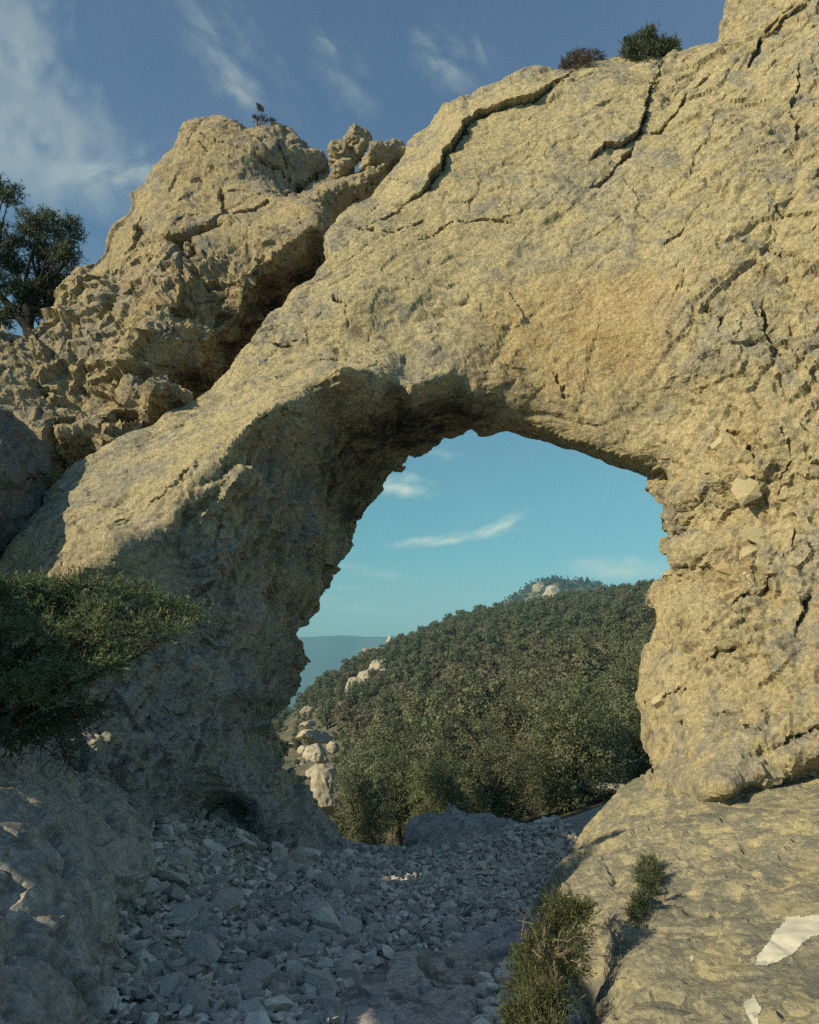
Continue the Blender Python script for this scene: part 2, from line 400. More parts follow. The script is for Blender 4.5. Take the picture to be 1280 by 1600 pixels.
def rock_mass(name, outline, ctrl, h, thick, mat, disp, edge=.8, lip=.3, smooth=2e-3, axis='y', flat=False, recess=()):
    px2xz = lambda p: flat_of(p, axis)
    poly, py_ = px2xz(outline)
    cxz, cy = px2xz(ctrl)
    yf = rbf_fit(np.vstack([cxz, poly]), np.concatenate([cy, py_]), smooth)
    lo = poly.min(0) - .3; hi = poly.max(0) + .3
    xs = np.arange(lo[0], hi[0], h); zs = np.arange(lo[1], hi[1], h)
    q = np.stack(np.meshgrid(xs, zs, indexing='ij'), -1).reshape(-1, 2)
    # ragged outline
    q3 = np.column_stack([q[:, 0], np.full(len(q), 3.3), q[:, 1]])
    wob = np.column_stack([fbm(q3 * 2.1, 71, 3), fbm(q3 * 2.1, 91, 3)]) * .05
    d = poly_sd(q + wob, poly)
    step = 3
    # RBF on a coarser grid, then bilinear
    cx = np.linspace(xs[0], xs[-1], max(8, len(xs) // step)); cz = np.linspace(zs[0], zs[-1], max(8, len(zs) // step))
    cg = yf(np.stack(np.meshgrid(cx, cz, indexing='ij'), -1).reshape(-1, 2)).reshape(len(cx), len(cz))
    fx = (xs - cx[0]) / (cx[1] - cx[0]); fz = (zs - cz[0]) / (cz[1] - cz[0])
    ix = np.clip(fx.astype(int), 0, len(cx) - 2); iz = np.clip(fz.astype(int), 0, len(cz) - 2)
    tx = (fx - ix)[:, None]; tz = (fz - iz)[None]
    Y = (cg[ix][:, iz] * (1 - tx) * (1 - tz) + cg[ix + 1][:, iz] * tx * (1 - tz) + cg[ix][:, iz + 1] * (1 - tx) * tz + cg[ix + 1][:, iz + 1] * tx * tz)
    D = d.reshape(len(xs), len(zs))
    for (pl, dep, soft) in recess:
        rp, _ = flat_of(pl, axis); Y = Y + dep * sstep(poly_sd(q + wob * 2, rp).reshape(Y.shape), -soft * .3, soft)
    th = thick if not callable(thick) else thick(q).reshape(D.shape)
    T = np.where(D > 0, th * np.sqrt(np.clip(1 - (1 - np.clip(D / edge, 0, 1)) ** 2, 0, 1)), 2.5 * D)
    L = np.where(D < lip, lip * .6 * (1 - np.sqrt(np.clip(1 - (1 - np.clip(D, 0, lip) / lip) ** 2, 0, 1))), 0)
    Yf = (Y + L - lip * .6 * 0).astype(np.float32); Yb = (Y + np.maximum(T, -1) + L * .5).astype(np.float32)
    on = D > -.15
    y0, y1 = Yf[on].min() - .4, Yb[on].max() + .4
    ys = np.arange(y0, y1, h, dtype=np.float32)
    g = np.maximum(Yf[:, None, :] - ys[None, :, None], ys[None, :, None] - Yb[:, None, :])
    V, F = surface_nets(g, np.array([xs[0], ys[0], zs[0]]), h)
    del g
    # smooth the steps a little
    N = vnormals(V.astype(float), F)
    V = disp(V.astype(np.float32), N.astype(np.float32), F)
    if axis == 'z': V = np.column_stack([V[:, 0], V[:, 2], -V[:, 1]])
    o = mesh_np(name, V, F, mat, not flat)
    print(name, len(V), 'verts')
    return o

def roughen(V, N, F, seed, amp_big=.10, amp_mid=.05, blocks=(), amp_fine=.012, pits=0.0, mask=None, cracks=(), steps=(), stretch=(1, 1, 1), axis='y', karst=.03, grain=None, warp=.07):
    xzline = lambda p: flat_of(p, axis)[0]
    S = V * np.array(stretch, np.float32)
    D = amp_big * fbm(V * .9, seed, 2) + amp_mid * fbm(S * 2.6, seed + 5, 3, .55)
    k = 1.0 if mask is None else mask(V)
    D = D - k * karst * (np.abs(perlin(S * 3.4, seed + 70)) * 1.6 + np.abs(perlin(S * 7.5, seed + 71)) * .8)
    D = D - karst * .22 * np.abs(perlin(S * 17, seed + 72))
    if grain is not None:
        gd = np.array(grain, np.float32); gd /= np.linalg.norm(gd); S = S - .45 * (V @ gd)[:, None] * gd
    wv = S + warp * np.stack([perlin(S * 3.1, seed + 31), perlin(S * 3.1, seed + 32), perlin(S * 3.1, seed + 33)], 1)
    for (size, amp, groove) in blocks:
        v, e = facets(wv / size, seed + int(size * 100))
        D = D + k * amp * v - (.45 + .55 * k) * groove * np.exp(-(e / (.03 / size + .02)) ** 2) * np.clip(.35 + 2.2 * perlin(V * 1.9 / max(size, .3), seed + 90), 0, 1.4)
    if pits:
        pn = perlin(wv * 6.5, seed + 44); D = D - k * pits * np.clip(pn - .18, 0, .6) * 2.2
        pn = perlin(wv * 13., seed + 45); D = D - k * pits * .5 * np.clip(pn - .15, 0, .6) * 2.2
    D = D + amp_fine * fbm(S * 14, seed + 60, 2, .6) * (.6 + .6 * k)
    front = np.clip(-N[:, 1] * 2 + .6, 0, 1)
    xz = V[:, [0, 2]] + .06 * np.stack([fbm(V * 4.5, seed + 7, 3, .6), fbm(V * 4.5, seed + 8, 3, .6)], 1)
    off = np.zeros(len(V), np.float32); crk_mod = np.clip(.75 + 1.3 * fbm(V * 6.0, seed + 9, 2), .12, 1.5)
    for (pts, wid, dep) in cracks:
        d, s, p = seg_dist(xz, xzline(pts))
        taper = np.clip(np.minimum(p, 1 - p) * 4.5, .03, 1) * crk_mod; wid = wid * .66
        off += dep * taper * np.exp(-(d / (wid * (.55 + .45 * taper))) ** 4 ) * front
    for (pts, rise, reach, sgn) in steps:
        d, s, p = seg_dist(xz, xzline(pts))
        ends = np.clip(np.minimum(p, 1 - p) * 6, 0, 1)
        off -= rise * ends * np.where(s * sgn > 0, np.exp(-d / reach), 0) * front
    V = V + N * (D * (1 - .72 * np.clip(-N[:, 2] * 1.6 - .5, 0, 1) * (axis == 'y')))[:, None]
    V[:, 1] += off
    return V

# ---- the arch itself with its right pillar
hole = [(1037, 735, 8.05), (1000, 718, 8.1), (960, 705, 8.15), (915, 690, 8.22), (880, 678, 8.28), (850, 672, 8.33), (815, 665, 8.42), (780, 664, 8.52), (750, 664, 8.68), (725, 672, 8.85),
        (700, 680, 9.05), (672, 695, 9.25), (645, 708, 9.4), (615, 735, 9.55), (600, 758, 9.6), (585, 780, 9.65), (565, 806, 9.7), (545, 835, 9.75), (528, 868, 9.65), (522, 890, 9.6),
        (512, 900, 9.5), (511, 922, 9.4), (492, 942, 9.3), (474, 968, 9.2), (463, 985, 9.15), (470, 1010, 9.1), (469, 1050, 9.1), (460, 1078, 9.1), (447, 1110, 9.05), (440, 1150, 9.0),
        (455, 1180, 9.3), (472, 1215, 9.2), (490, 1255, 9.1), (520, 1295, 9.0), (550, 1335, 8.8), (560, 1370, 8.7)]
arch_out = [(560, 1370, 8.7), (545, 1440, 8.2), (420, 1500, 7.2), (-200, 1490, 6.3), (-300, 1300, 6.0), (-300, 1080, 6.2), (-180, 965, 6.4), (0, 878, 6.7), (40, 815, 6.9), (80, 768, 7.05),
            (155, 703, 7.3), (205, 668, 7.5), (300, 622, 7.8), (340, 590, 7.95), (385, 548, 8.1), (415, 505, 8.25), (470, 458, 8.4), (512, 398, 8.5), (506, 365, 8.6), (528, 330, 8.75), (560, 305, 8.9), (595, 275, 9.05), (632, 240, 9.2),
            (640, 216, 9.25), (672, 188, 9.3), (700, 162, 9.3), (725, 148, 9.3), (760, 132, 9.3), (800, 112, 9.3), (835, 100, 9.3), (885, 98, 9.3), (920, 93, 9.25), (945, 80, 9.25), (968, 72, 9.25), (1040, 82, 9.1), (1085, 70, 9.0), (1145, 60, 8.9),
            (1152, 20, 8.8), (1156, -40, 8.8), (1180, -130, 8.8), (1290, -200, 8.8), (1450, -190, 8.6), (1520, -60, 8.4), (1540, 700, 6.9), (1530, 1320, 6.4), (1330, 1275, 6.35), (1285, 1232, 6.4), (1250, 1226, 6.5), (1215, 1250, 6.55), (1170, 1256, 6.6), (1128, 1256, 6.7), (1070, 1272, 6.9), (1042, 1268, 7.1),
            (1006, 1252, 7.5), (982, 1236, 7.9), (998, 1195, 7.8), (1006, 1165, 7.7), (1003, 1120, 7.75), (1000, 1080, 7.8), (1006, 1040, 7.9), (1018, 1000, 8.0), (1027, 950, 8.1), (1031, 905, 8.15), (1042, 855, 8.2), (1036, 835, 8.2), (1024, 812, 8.2), (1025, 775, 8.2), (1030, 755, 8.2)]
arch_out = arch_out + hole[:-1]
arch_ctrl = [  # photograph pixel and distance of points on the front face
    # band
    (100, 850, 6.45), (160, 770, 6.75), (230, 800, 6.35), (250, 700, 7.1), (320, 680, 6.95), (335, 740, 6.5), (300, 790, 6.4), (380, 712, 6.68), (430, 680, 6.9), (200, 860, 6.2), (280, 820, 6.35), (60, 900, 6.25),
    (400, 640, 7.15), (480, 560, 7.75), (470, 610, 7.4), (480, 645, 7.18), (560, 480, 8.05), (560, 560, 7.85), (530, 620, 7.48), (590, 618, 7.72), (600, 400, 8.3), (640, 500, 8.1), (640, 590, 7.95), (640, 628, 7.95),
    (640, 320, 8.65), (700, 260, 8.8), (700, 400, 8.3), (760, 200, 8.9), (740, 500, 8.1), (740, 600, 8.08), (740, 640, 8.3), (800, 300, 8.5), (820, 400, 8.25), (840, 500, 8.1), (850, 580, 8.1), (850, 630, 8.18),
    (900, 150, 8.8), (900, 250, 8.5), (940, 350, 8.2), (960, 450, 8.0), (960, 550, 8.0), (960, 640, 8.0), (1000, 690, 8.02), (1040, 640, 7.95), (1040, 560, 7.75), (1020, 300, 8.1), (1020, 180, 8.5), (1040, 450, 7.8), (1045, 700, 7.9),
    # pillar
    (1080, 120, 8.6), (1100, 250, 8.0), (1100, 400, 7.6), (1100, 550, 7.4), (1100, 700, 7.35), (1075, 760, 7.5), (1080, 850, 7.45), (1070, 950, 7.4), (1060, 1050, 7.3), (1060, 1150, 7.1), (1060, 1215, 6.75), (1120, 1195, 6.45),
    (1180, 60, 8.3), (1180, 200, 7.9), (1180, 350, 7.4), (1180, 500, 7.15), (1180, 650, 7.05), (1180, 800, 7.0), (1180, 950, 6.9), (1180, 1080, 6.7), (1180, 1200, 6.3), (1150, 1150, 6.55),
    (1270, 0, 8.2), (1270, 200, 7.6), (1270, 400, 7.1), (1270, 600, 6.8), (1270, 800, 6.6), (1270, 1000, 6.4), (1270, 1170, 6.2), (1500, 0, 7.9), (1500, 400, 6.8), (1500, 800, 6.3), (1500, 1150, 6.0), (1750, 300, 6.9), (1750, 900, 6.2),
    # shaded underside of the band and the leg
    (350, 810, 6.75), (450, 715, 7.45), (530, 655, 8.0), (560, 690, 8.55), (470, 800, 7.75), (400, 880, 7.15), (540, 760, 9.0), (480, 900, 8.65), (440, 960, 8.45), (620, 670, 8.75), (690, 658, 8.65),
    (300, 900, 6.75), (330, 1000, 7.05), (200, 1000, 6.7), (100, 1000, 6.5), (400, 1000, 7.7), (417, 960, 7.75), (425, 1010, 7.95), (432, 1060, 8.4), (440, 1040, 8.6), (455, 1020, 8.8), (418, 1080, 7.9), (425, 1130, 8.0), (350, 1100, 7.4), (250, 1120, 7.0),
    (150, 1150, 6.6), (60, 1200, 6.2), (430, 1200, 8.1), (450, 1250, 8.2), (380, 1200, 7.8), (370, 1270, 8.35), (300, 1200, 7.4), (300, 1300, 7.6), (470, 1330, 8.2), (520, 1370, 8.4), (495, 1290, 8.6), (200, 1300, 6.8), (380, 1350, 7.8), (440, 1400, 7.8), (300, 1420, 7.2),
    (50, 1350, 6.2), (-200, 1100, 6.0), (-200, 1350, 5.9)]
arch_cracks = [
    ([(930, 70, 9), (900, 95, 9), (872, 120, 9), (845, 152, 9), (830, 160, 9), (795, 168, 9), (755, 178, 9), (740, 190, 9), (720, 225, 9), (697, 255, 9), (688, 285, 9), (665, 320, 9), (640, 337, 9), (600, 350, 8.8), (560, 352, 8.6)], .034, .24),
    ([(1050, 60, 8.7), (1035, 100, 8.6), (1020, 130, 8.6), (1015, 160, 8.4), (995, 205, 8.3), (975, 215, 8.3), (945, 225, 8.3), (920, 242, 8.3)], .032, .20),
    ([(995, 205, 8.3), (985, 235, 8.3), (965, 260, 8.3), (940, 283, 8.3), (915, 292, 8.3)], .028, .16),
    ([(1120, 95, 8.4), (1085, 120, 8.3), (1060, 160, 8.2), (1045, 185, 8.2), (1015, 195, 8.3), (995, 207, 8.3)], .026, .14),
    ([(1260, 0, 8.2), (1220, 20, 8.2), (1190, 50, 8.2), (1175, 80, 8.2), (1165, 98, 8.2)], .05, .26),
    ([(1250, 90, 7.9), (1248, 125, 7.9), (1230, 180, 7.8), (1243, 200, 7.8), (1236, 255, 7.7)], .028, .14),
    ([(1065, 440, 7.7), (1072, 420, 7.7), (1060, 460, 7.7), (1047, 472, 7.7)], .03, .10),
    ([(1080, 340, 7.8), (1060, 362, 7.8), (1038, 380, 7.8)], .026, .10),
    ([(1178, 450, 7.3), (1185, 485, 7.3), (1192, 520, 7.2), (1198, 558, 7.2)], .04, .16),
    ([(1100, 460, 7.4), (1120, 490, 7.4), (1118, 520, 7.4)], .03, .10),
    ([(1130, 655, 7.2), (1140, 690, 7.2), (1150, 712, 7.2), (1165, 740, 7.1)], .03, .14), ([(1195, 690, 7.1), (1198, 740, 7.1), (1194, 800, 7.0)], .022, .12),
    ([(1228, 830, 6.9), (1222, 855, 6.9), (1208, 885, 6.9)], .035, .14), ([(1200, 895, 6.9), (1180, 930, 6.9), (1150, 940, 6.9)], .025, .1),
    ([(1225, 985, 6.8), (1245, 950, 6.8), (1250, 930, 6.8)], .03, .12), ([(1150, 1000, 6.9), (1120, 1035, 6.9), (1098, 1050, 6.9)], .025, .1),
    ([(1280, 330, 7.2), (1240, 320, 7.2), (1215, 305, 7.3)], .03, .14), ([(1270, 400, 7.1), (1225, 375, 7.2), (1200, 355, 7.2)], .03, .14),
    ([(1100, 1070, 6.9), (1060, 1095, 6.9), (1040, 1110, 6.9)], .025, .1), ([(1230, 1110, 6.5), (1180, 1130, 6.5), (1130, 1120, 6.5)], .02, .1), ([(1280, 1140, 6.4), (1235, 1160, 6.4), (1180, 1180, 6.4)], .025, .12),
    ([(205, 812, 6.5), (165, 828, 6.4), (135, 843, 6.4), (122, 870, 6.4), (118, 890, 6.3)], .022, .16),
    ([(330, 735, 6.9), (285, 770, 6.8), (240, 795, 6.6)], .014, .07),
    ([(420, 535, 8), (455, 532, 8), (470, 528, 8)], .018, .1), ([(550, 350, 8.6), (590, 355, 8.5), (640, 348, 8.5), (680, 330, 8.6)], .016, .08),
    ([(540, 455, 8.2), (525, 470, 8.2), (545, 490, 8.2), (540, 520, 8.1)], .02, .08),
    ([(860, 590, 8.3), (875, 625, 8.4), (882, 650, 8.5)], .022, .08), ([(620, 620, 8.2), (560, 610, 8.0), (540, 600, 7.9), (515, 605, 7.8)], .03, .06),
    ([(640, 375, 8.4), (700, 350, 8.5), (760, 340, 8.4), (830, 345, 8.3)], .012, .05)]
arch_steps = [
    ([(885, 112, 9), (845, 152, 9), (795, 168, 9), (755, 178, 9), (740, 190, 9), (697, 255, 9), (665, 320, 9), (635, 340, 9)], .14, .5, -1),
    ([(1035, 100, 8.6), (1015, 160, 8.4), (995, 205, 8.3), (945, 225, 8.3), (915, 245, 8.3)], .09, .35, -1),
    ([(1270, 0, 8.2), (1190, 50, 8.2), (1165, 98, 8.2)], .10, .4, -1),
    ([(205, 812, 6.5), (165, 828, 6.4), (135, 843, 6.4), (122, 870, 6.4), (105, 910, 6.3)], .09, .3, 1)]
pill_line, _ = flat_of([(1045, -100, 8.4), (1060, 200, 8.1), (1048, 480, 7.8), (1040, 740, 7.8), (1045, 900, 7.5)])
shade_line, _ = flat_of([(-100, 960, 6.2), (250, 890, 6.3), (300, 790, 6.5), (430, 680, 7.4), (530, 622, 7.9), (720, 640, 8.6)])
def arch_mask(V):
    x, z = V[:, 0], V[:, 2]
    m = .23 + (.77 - .45 * np.clip((z - 5.2) / 1.5, 0, 1)) * np.clip((x - np.interp(z, pill_line[::-1, 1], pill_line[::-1, 0])) / .35 + .3, 0, 1)
    zz = np.interp(x, shade_line[:, 0], shade_line[:, 1])
    m = np.maximum(m, np.where(x < .9, np.clip((zz - z) / .35 + .45, 0, 1) * .95, 0))
    return m.astype(np.float32)
arch = rock_mass('rock_arch', arch_out, arch_ctrl, .0255, lambda q: 1.45 + .5 * np.clip(np.maximum((q[:, 0] - 1.2) / 1.5, (q[:, 1] - 3.6) / 1.6), 0, 1), M['arch'],
    lambda V, N, F: roughen(V, N, F, 11, .12, .022, [(1.7, .10, .05), (.62, .075, .035), (.26, .062, .018), (.11, .036, .006), (.06, .012, 0)], .008, .020, arch_mask, arch_cracks, arch_steps, (1, 1, 1), grain=(.75, .1, .65), warp=.05),
    edge=.9, lip=.10, flat=True)
weather(arch, WARM, GREY, DARK, 201, -.10, .30, .3, ARCH_STAINS_SHADE)
tag(arch, 'great natural limestone arch with tall right pillar framing the wooded hill', 'rock arch')

def clast_mesh(k):
    r = np.random.default_rng(3000 + k); pts = r.normal(size=(12, 3)); pts /= np.linalg.norm(pts, axis=1, keepdims=True); pts *= np.array([1, .55, .75])
    bm = bmesh.new(); [bm.verts.new(p) for p in pts]; out = bmesh.ops.convex_hull(bm, input=bm.verts)
    bmesh.ops.delete(bm, geom=[g for g in out['geom_interior'] if isinstance(g, bmesh.types.BMVert)], context='VERTS')
    bmesh.ops.triangulate(bm, faces=bm.faces); me = bpy.data.meshes.new('clast'); bm.to_mesh(me); bm.free(); return me
M['clast'] = plain_mat('fresh_broken_limestone', (.53, .455, .285), (.42, .365, .24), 9, .012, .95)
M['rust'] = plain_mat('iron_stained_limestone', (.47, .38, .23), (.40, .31, .185), 9, .012, .95)
bpy.context.view_layer.update()
for i, (px, py, r, tall, mt) in enumerate([(1135, 668, 14, 1.3, 'clast'), (1130, 690, 17, 1.0, 'clast'), (1152, 650, 12, 1.1, 'clast'), (1178, 728, 20, 1.3, 'rust'), (1172, 768, 22, 1.7, 'clast'), (1188, 790, 16, 1.2, 'rust'), (1165, 660, 14, 1.0, 'clast'), (1190, 838, 30, .8, 'clast'), (1182, 862, 26, .7, 'clast'), (1215, 838, 22, 1.3, 'clast'),
    (1200, 880, 26, .8, 'clast'), (1140, 885, 18, 1.5, 'rust'), (1165, 895, 20, 1.4, 'clast'), (1150, 925, 16, .8, 'rust'), (1115, 822, 12, 1.6, 'clast'), (1040, 1095, 20, .8, 'clast'), (1075, 1120, 18, .8, 'clast'), (1230, 945, 18, 1.0, 'rust'), (1090, 640, 10, 1.0, 'clast'), (1110, 730, 12, 1.2, 'clast')]):
    hit = arch.ray_cast(Vector((0, 0, EYE)), Vector(pix_dir(px, py)).normalized())
    if hit[0]:
        me = clast_mesh(i); me.materials.append(M[mt]); c = bpy.data.objects.new('clast', me); COL.objects.link(c); c.parent = arch
        s_ = r * hit[1].y / F_PX * 1.15; c.location = hit[1] + Vector((0, .42 * s_, 0)); c.scale = (s_, s_, s_ * tall); c.rotation_euler = (random.uniform(-.4, .4), random.uniform(-.8, .8), random.uniform(-.4, .4))

# ---- the broken crag above the cleft
crag_out = [(-420, 700, 8.6), (-200, 550, 8.9), (-60, 502, 9.1), (0, 482, 9.2), (35, 492, 9.3), (70, 484, 9.3), (86, 455, 9.5), (100, 415, 9.6), (125, 398, 9.7), (150, 385, 9.7), (175, 345, 9.8), (198, 325, 9.8), (200, 302, 9.8), (228, 275, 9.8), (255, 243, 9.8), (270, 225, 9.8), (280, 200, 9.8),
            (300, 186, 9.8), (322, 181, 9.8), (342, 177, 9.8), (360, 186, 9.8), (392, 200, 9.8), (410, 196, 9.8), (425, 187, 9.8), (448, 188, 9.9), (468, 202, 9.9), (484, 224, 9.9), (503, 232, 9.9), (510, 262, 9.9),
            (535, 262, 9.9), (560, 250, 9.9), (590, 228, 10.0), (616, 216, 10.0), (628, 220, 10.0), (630, 250, 10.0), (620, 330, 9.9), (560, 440, 10.2), (480, 560, 10.2), (350, 670, 9.6), (200, 780, 8.8), (50, 900, 8.2), (-200, 1050, 7.8), (-420, 1050, 7.8)]
crag_ctrl = [(0, 560, 8.7), (60, 560, 8.8), (0, 620, 8.3), (80, 640, 8.2), (60, 720, 7.8), (110, 700, 7.75), (20, 800, 7.5), (140, 560, 8.6), (150, 640, 8.25), (160, 480, 9.0), (200, 400, 9.2), (230, 330, 9.3), (280, 260, 9.3), (330, 215, 9.35), (340, 300, 9.1), (300, 350, 9.0), (390, 250, 9.25), (420, 300, 9.15), (260, 420, 8.85), (330, 400, 8.75),
             (440, 240, 9.5), (470, 250, 9.75), (500, 270, 9.9), (450, 300, 9.45), (430, 330, 9.0), (480, 315, 8.95), (520, 290, 9.05), (540, 290, 9.1), (590, 262, 9.3), (615, 240, 9.5), (470, 360, 8.72), (430, 380, 8.65), (510, 340, 8.85), (520, 365, 8.9), (490, 400, 8.75),
             (400, 410, 8.65), (440, 430, 8.65), (370, 430, 8.65), (380, 480, 8.6), (430, 480, 8.6), (390, 530, 8.6), (350, 565, 8.3), (310, 470, 8.55), (250, 480, 8.45), (300, 540, 8.2), (250, 540, 8.2), (200, 540, 8.35), (200, 600, 8.1),
             (290, 605, 7.95), (240, 610, 7.85), (225, 645, 7.68), (180, 668, 7.55), (150, 690, 7.42), (120, 735, 7.3), (330, 590, 8.1), (80, 765, 7.2), (-200, 800, 7.6), (-200, 650, 8.4)]
crag_recess = [([(505, 372, 8.8), (530, 400, 8.8), (480, 470, 8.7), (430, 530, 8.6), (390, 590, 8.5), (345, 610, 8.5), (312, 582, 8.5), (332, 545, 8.5), (358, 508, 8.6), (376, 466, 8.6), (402, 426, 8.6), (448, 396, 8.7), (488, 368, 8.8)], 2.2, .14),
    ([(235, 480, 8.5), (290, 470, 8.5), (350, 455, 8.6), (400, 438, 8.6), (440, 425, 8.7), (430, 500, 8.6), (370, 560, 8.5), (300, 560, 8.4), (255, 520, 8.4)], .22, .22),
    ([(265, 600, 8.0), (282, 578, 8.05), (310, 572, 8.1), (318, 596, 8.0), (296, 622, 7.9), (268, 622, 7.9)], .9, .10),
    ([(158, 668, 7.9), (178, 648, 8), (206, 645, 8), (214, 670, 8), (188, 695, 7.9), (160, 695, 7.8)], 1.0, .10),
    ([(250, 372, 8.9), (290, 360, 9), (340, 345, 9), (352, 352, 9), (300, 378, 8.9), (296, 405, 8.9), (284, 404, 8.9)], .35, .10), ([(72, 655, 8), (108, 650, 8.1), (112, 672, 8), (78, 680, 7.9)], .4, .1)]
crag_cracks = [([(430, 315, 9.2), (400, 325, 9.0), (350, 330, 8.9), (330, 350, 8.9), (290, 372, 8.9), (255, 376, 8.9)], .04, .16), ([(298, 365, 8.9), (300, 400, 8.8), (292, 410, 8.8)], .05, .26), ([(340, 285, 9.1), (345, 320, 9.0), (352, 335, 8.9)], .03, .12),
               ([(430, 210, 9.6), (438, 240, 9.6), (460, 290, 9.7), (448, 305, 9.6)], .03, .14), ([(510, 230, 10), (512, 262, 10), (470, 285, 9.6), (432, 310, 9.3)], .04, .25), ([(395, 255, 9.4), (430, 268, 9.5), (460, 288, 9.6)], .03, .12),
               ([(215, 330, 9.4), (220, 370, 9.3), (200, 400, 9.3)], .05, .15), ([(545, 300, 9.0), (560, 290, 9.1), (600, 262, 9.3)], .05, .18), ([(120, 420, 9.4), (160, 430, 9.2), (190, 410, 9.2)], .04, .14), ([(145, 500, 9.0), (190, 470, 9.0), (215, 440, 9.0)], .04, .12),
               ([(60, 590, 8.6), (66, 620, 8.4), (40, 640, 8.3)], .05, .16), ([(100, 660, 8.1), (95, 700, 7.9), (80, 740, 7.7)], .05, .14), ([(75, 660, 8), (105, 672, 8)], .05, .15)]
crag = rock_mass('rock_crag', crag_out, crag_ctrl, .030, lambda q: 1.1 + 1.1 * np.clip((q[:, 0] + 2.2) / 1.2, 0, 1), M['crag'],
    lambda V, N, F: roughen(V, N, F, 23, .14, .04, [(1.5, .14, .05), (.70, .15, .04), (.30, .095, .02), (.12, .042, .006)], .010, .035,
        lambda V: (.22 + .8 * np.clip((P(300, 400, 9)[2] - V[:, 2]) / .6 + .4, 0, 1)).astype(np.float32), crag_cracks), edge=.8, lip=.18, recess=crag_recess, flat=True)
weather(crag, (.47, .39, .24), (.34, .315, .26), DARK, 231, -.12, .28, .3, CRAG_STAINS_SHADE)
tag(crag, 'broken pale crag rising above the dark cleft at upper left', 'rock crag')

# ---- grey rock tucked in at the left edge under the crag
left_out = [(-350, 560, 6.6), (-120, 590, 6.7), (0, 632, 6.8), (30, 655, 6.9), (60, 690, 7.0), (76, 722, 7.1), (79, 760, 7.1), (62, 800, 7.0), (30, 838, 6.9), (0, 868, 6.8), (-150, 960, 6.5), (-350, 1000, 6.4)]
left_ctrl = [(-50, 700, 6.4), (0, 720, 6.5), (40, 740, 6.7), (20, 800, 6.65), (-50, 820, 6.3), (-200, 750, 6.1), (65, 740, 6.95)]
lrock = rock_mass('grey_rock', left_out, left_ctrl, .026, 1.0, M['grey'],
    lambda V, N, F: roughen(V, N, F, 37, .05, .03, [(.4, .04, .008), (.12, .014, .003)], .01, .03, None, [([(40, 725, 6.7), (38, 738, 6.7)], .04, .2)]), edge=.5, lip=.2)
weather(lrock, (.27, .26, .235), (.21, .205, .19), DARK, 251)
tag(lrock, 'smooth dark grey rock wedged at the left edge beneath the crag', 'rock')

# ---- pale boulder with lichen at lower right
W = lambda x, y, z: ('w', x, y, z)
lich_out = [W(1.64, 8.7, .05), W(1.36, 7.9, .02), W(1.10, 7.2, .0), W(.86, 6.2, -.02), W(.72, 5.4, -.02), W(.72, 4.9, .02), W(.84, 4.3, .2), W(.76, 3.8, .30), W(.68, 3.3, .42), W(.56, 2.85, .52), W(.46, 2.2, .6), W(.5, 1.3, .5),
            W(2.6, .9, .4), W(3.9, 1.8, .6), W(5.2, 5, 1.0), W(4.8, 7.4, 1.0), W(3.6, 8.5, .8), W(2.5, 8.9, .5), W(2.0, 9.1, .2)]
lich_ctrl = [(930, 1275, 7.6), (1000, 1225, 7.5), (960, 1240, 8.0), (960, 1320, 6.3), (860, 1370, 6.2), (890, 1340, 6.6), (940, 1380, 5.3), (870, 1400, 5.4), (930, 1430, 4.4), (1000, 1400, 4.9), (1000, 1300, 6.1), (1080, 1262, 6.5), (1080, 1340, 5.2), (1150, 1260, 6.1), (1200, 1250, 6.0), (1270, 1230, 5.9), (1270, 1300, 4.9), (1180, 1340, 4.8), (1280, 1390, 4.1), (1150, 1420, 4.1), (1050, 1440, 4.2), (970, 1480, 3.75),
             (1280, 1450, 3.55), (1170, 1480, 3.55), (1080, 1500, 3.5), (1000, 1540, 3.25), (1280, 1530, 3.0), (1170, 1560, 2.95), (1080, 1580, 2.9), (920, 1590, 2.9), (1000, 1600, 2.85), (1280, 1600, 2.6), (1150, 1640, 2.6), (1000, 1750, 2.4), (1280, 1750, 2.25), (1500, 1500, 2.9), (1500, 1250, 5.0), (1900, 1500, 2.8), (1800, 1250, 4.9)]
PATCH = P(1250, 1465, 3.62)[:2]
lich = rock_mass('lichen_boulder', lich_out, lich_ctrl, .025, 1.2, M['lichen'],
    lambda V, N, F: roughen(V, N, F, 53, .035, .010, [(1.1, .035, .012), (.42, .034, .007), (.15, .016, .003)], .003, .010, lambda Q: np.clip(np.hypot(Q[:, 0] - PATCH[0], Q[:, 2] - PATCH[1]) / .45, .08, 1).astype(np.float32),
        [([(1210, 1405, 4.0), (1260, 1410, 4.0), (1275, 1412, 4.0)], .012, .05), ([(1030, 1560, 3.1), (1090, 1572, 3.1), (1120, 1560, 3.1)], .03, .05), ([(900, 1310, 7), (905, 1340, 6.5), (915, 1365, 6)], .02, .06), ([(960, 1395, 5), (965, 1430, 4.5)], .01, .03), ([(1090, 1290, 5.9), (1110, 1350, 5.1), (1100, 1420, 4.4), (1130, 1500, 3.7)], .007, .03), ([(1280, 1330, 4.7), (1200, 1350, 4.7), (1150, 1395, 4.3)], .008, .03), ([(940, 1560, 3.1), (960, 1500, 3.5), (1010, 1470, 3.8)], .008, .03), ([(940, 1360, 5.6), (955, 1370, 5.5), (945, 1385, 5.3)], .015, .05)], axis='z', karst=.012, warp=.04), edge=.5, lip=.12, axis='z', flat=True)
weather(lich, (.37, .33, .21), (.255, .245, .19), (.14, .135, .115), 261, -.40, .10, 0, squash=.42)
tag(lich, 'broad sloping pale boulder mottled with lichen below the right pillar', 'boulder')

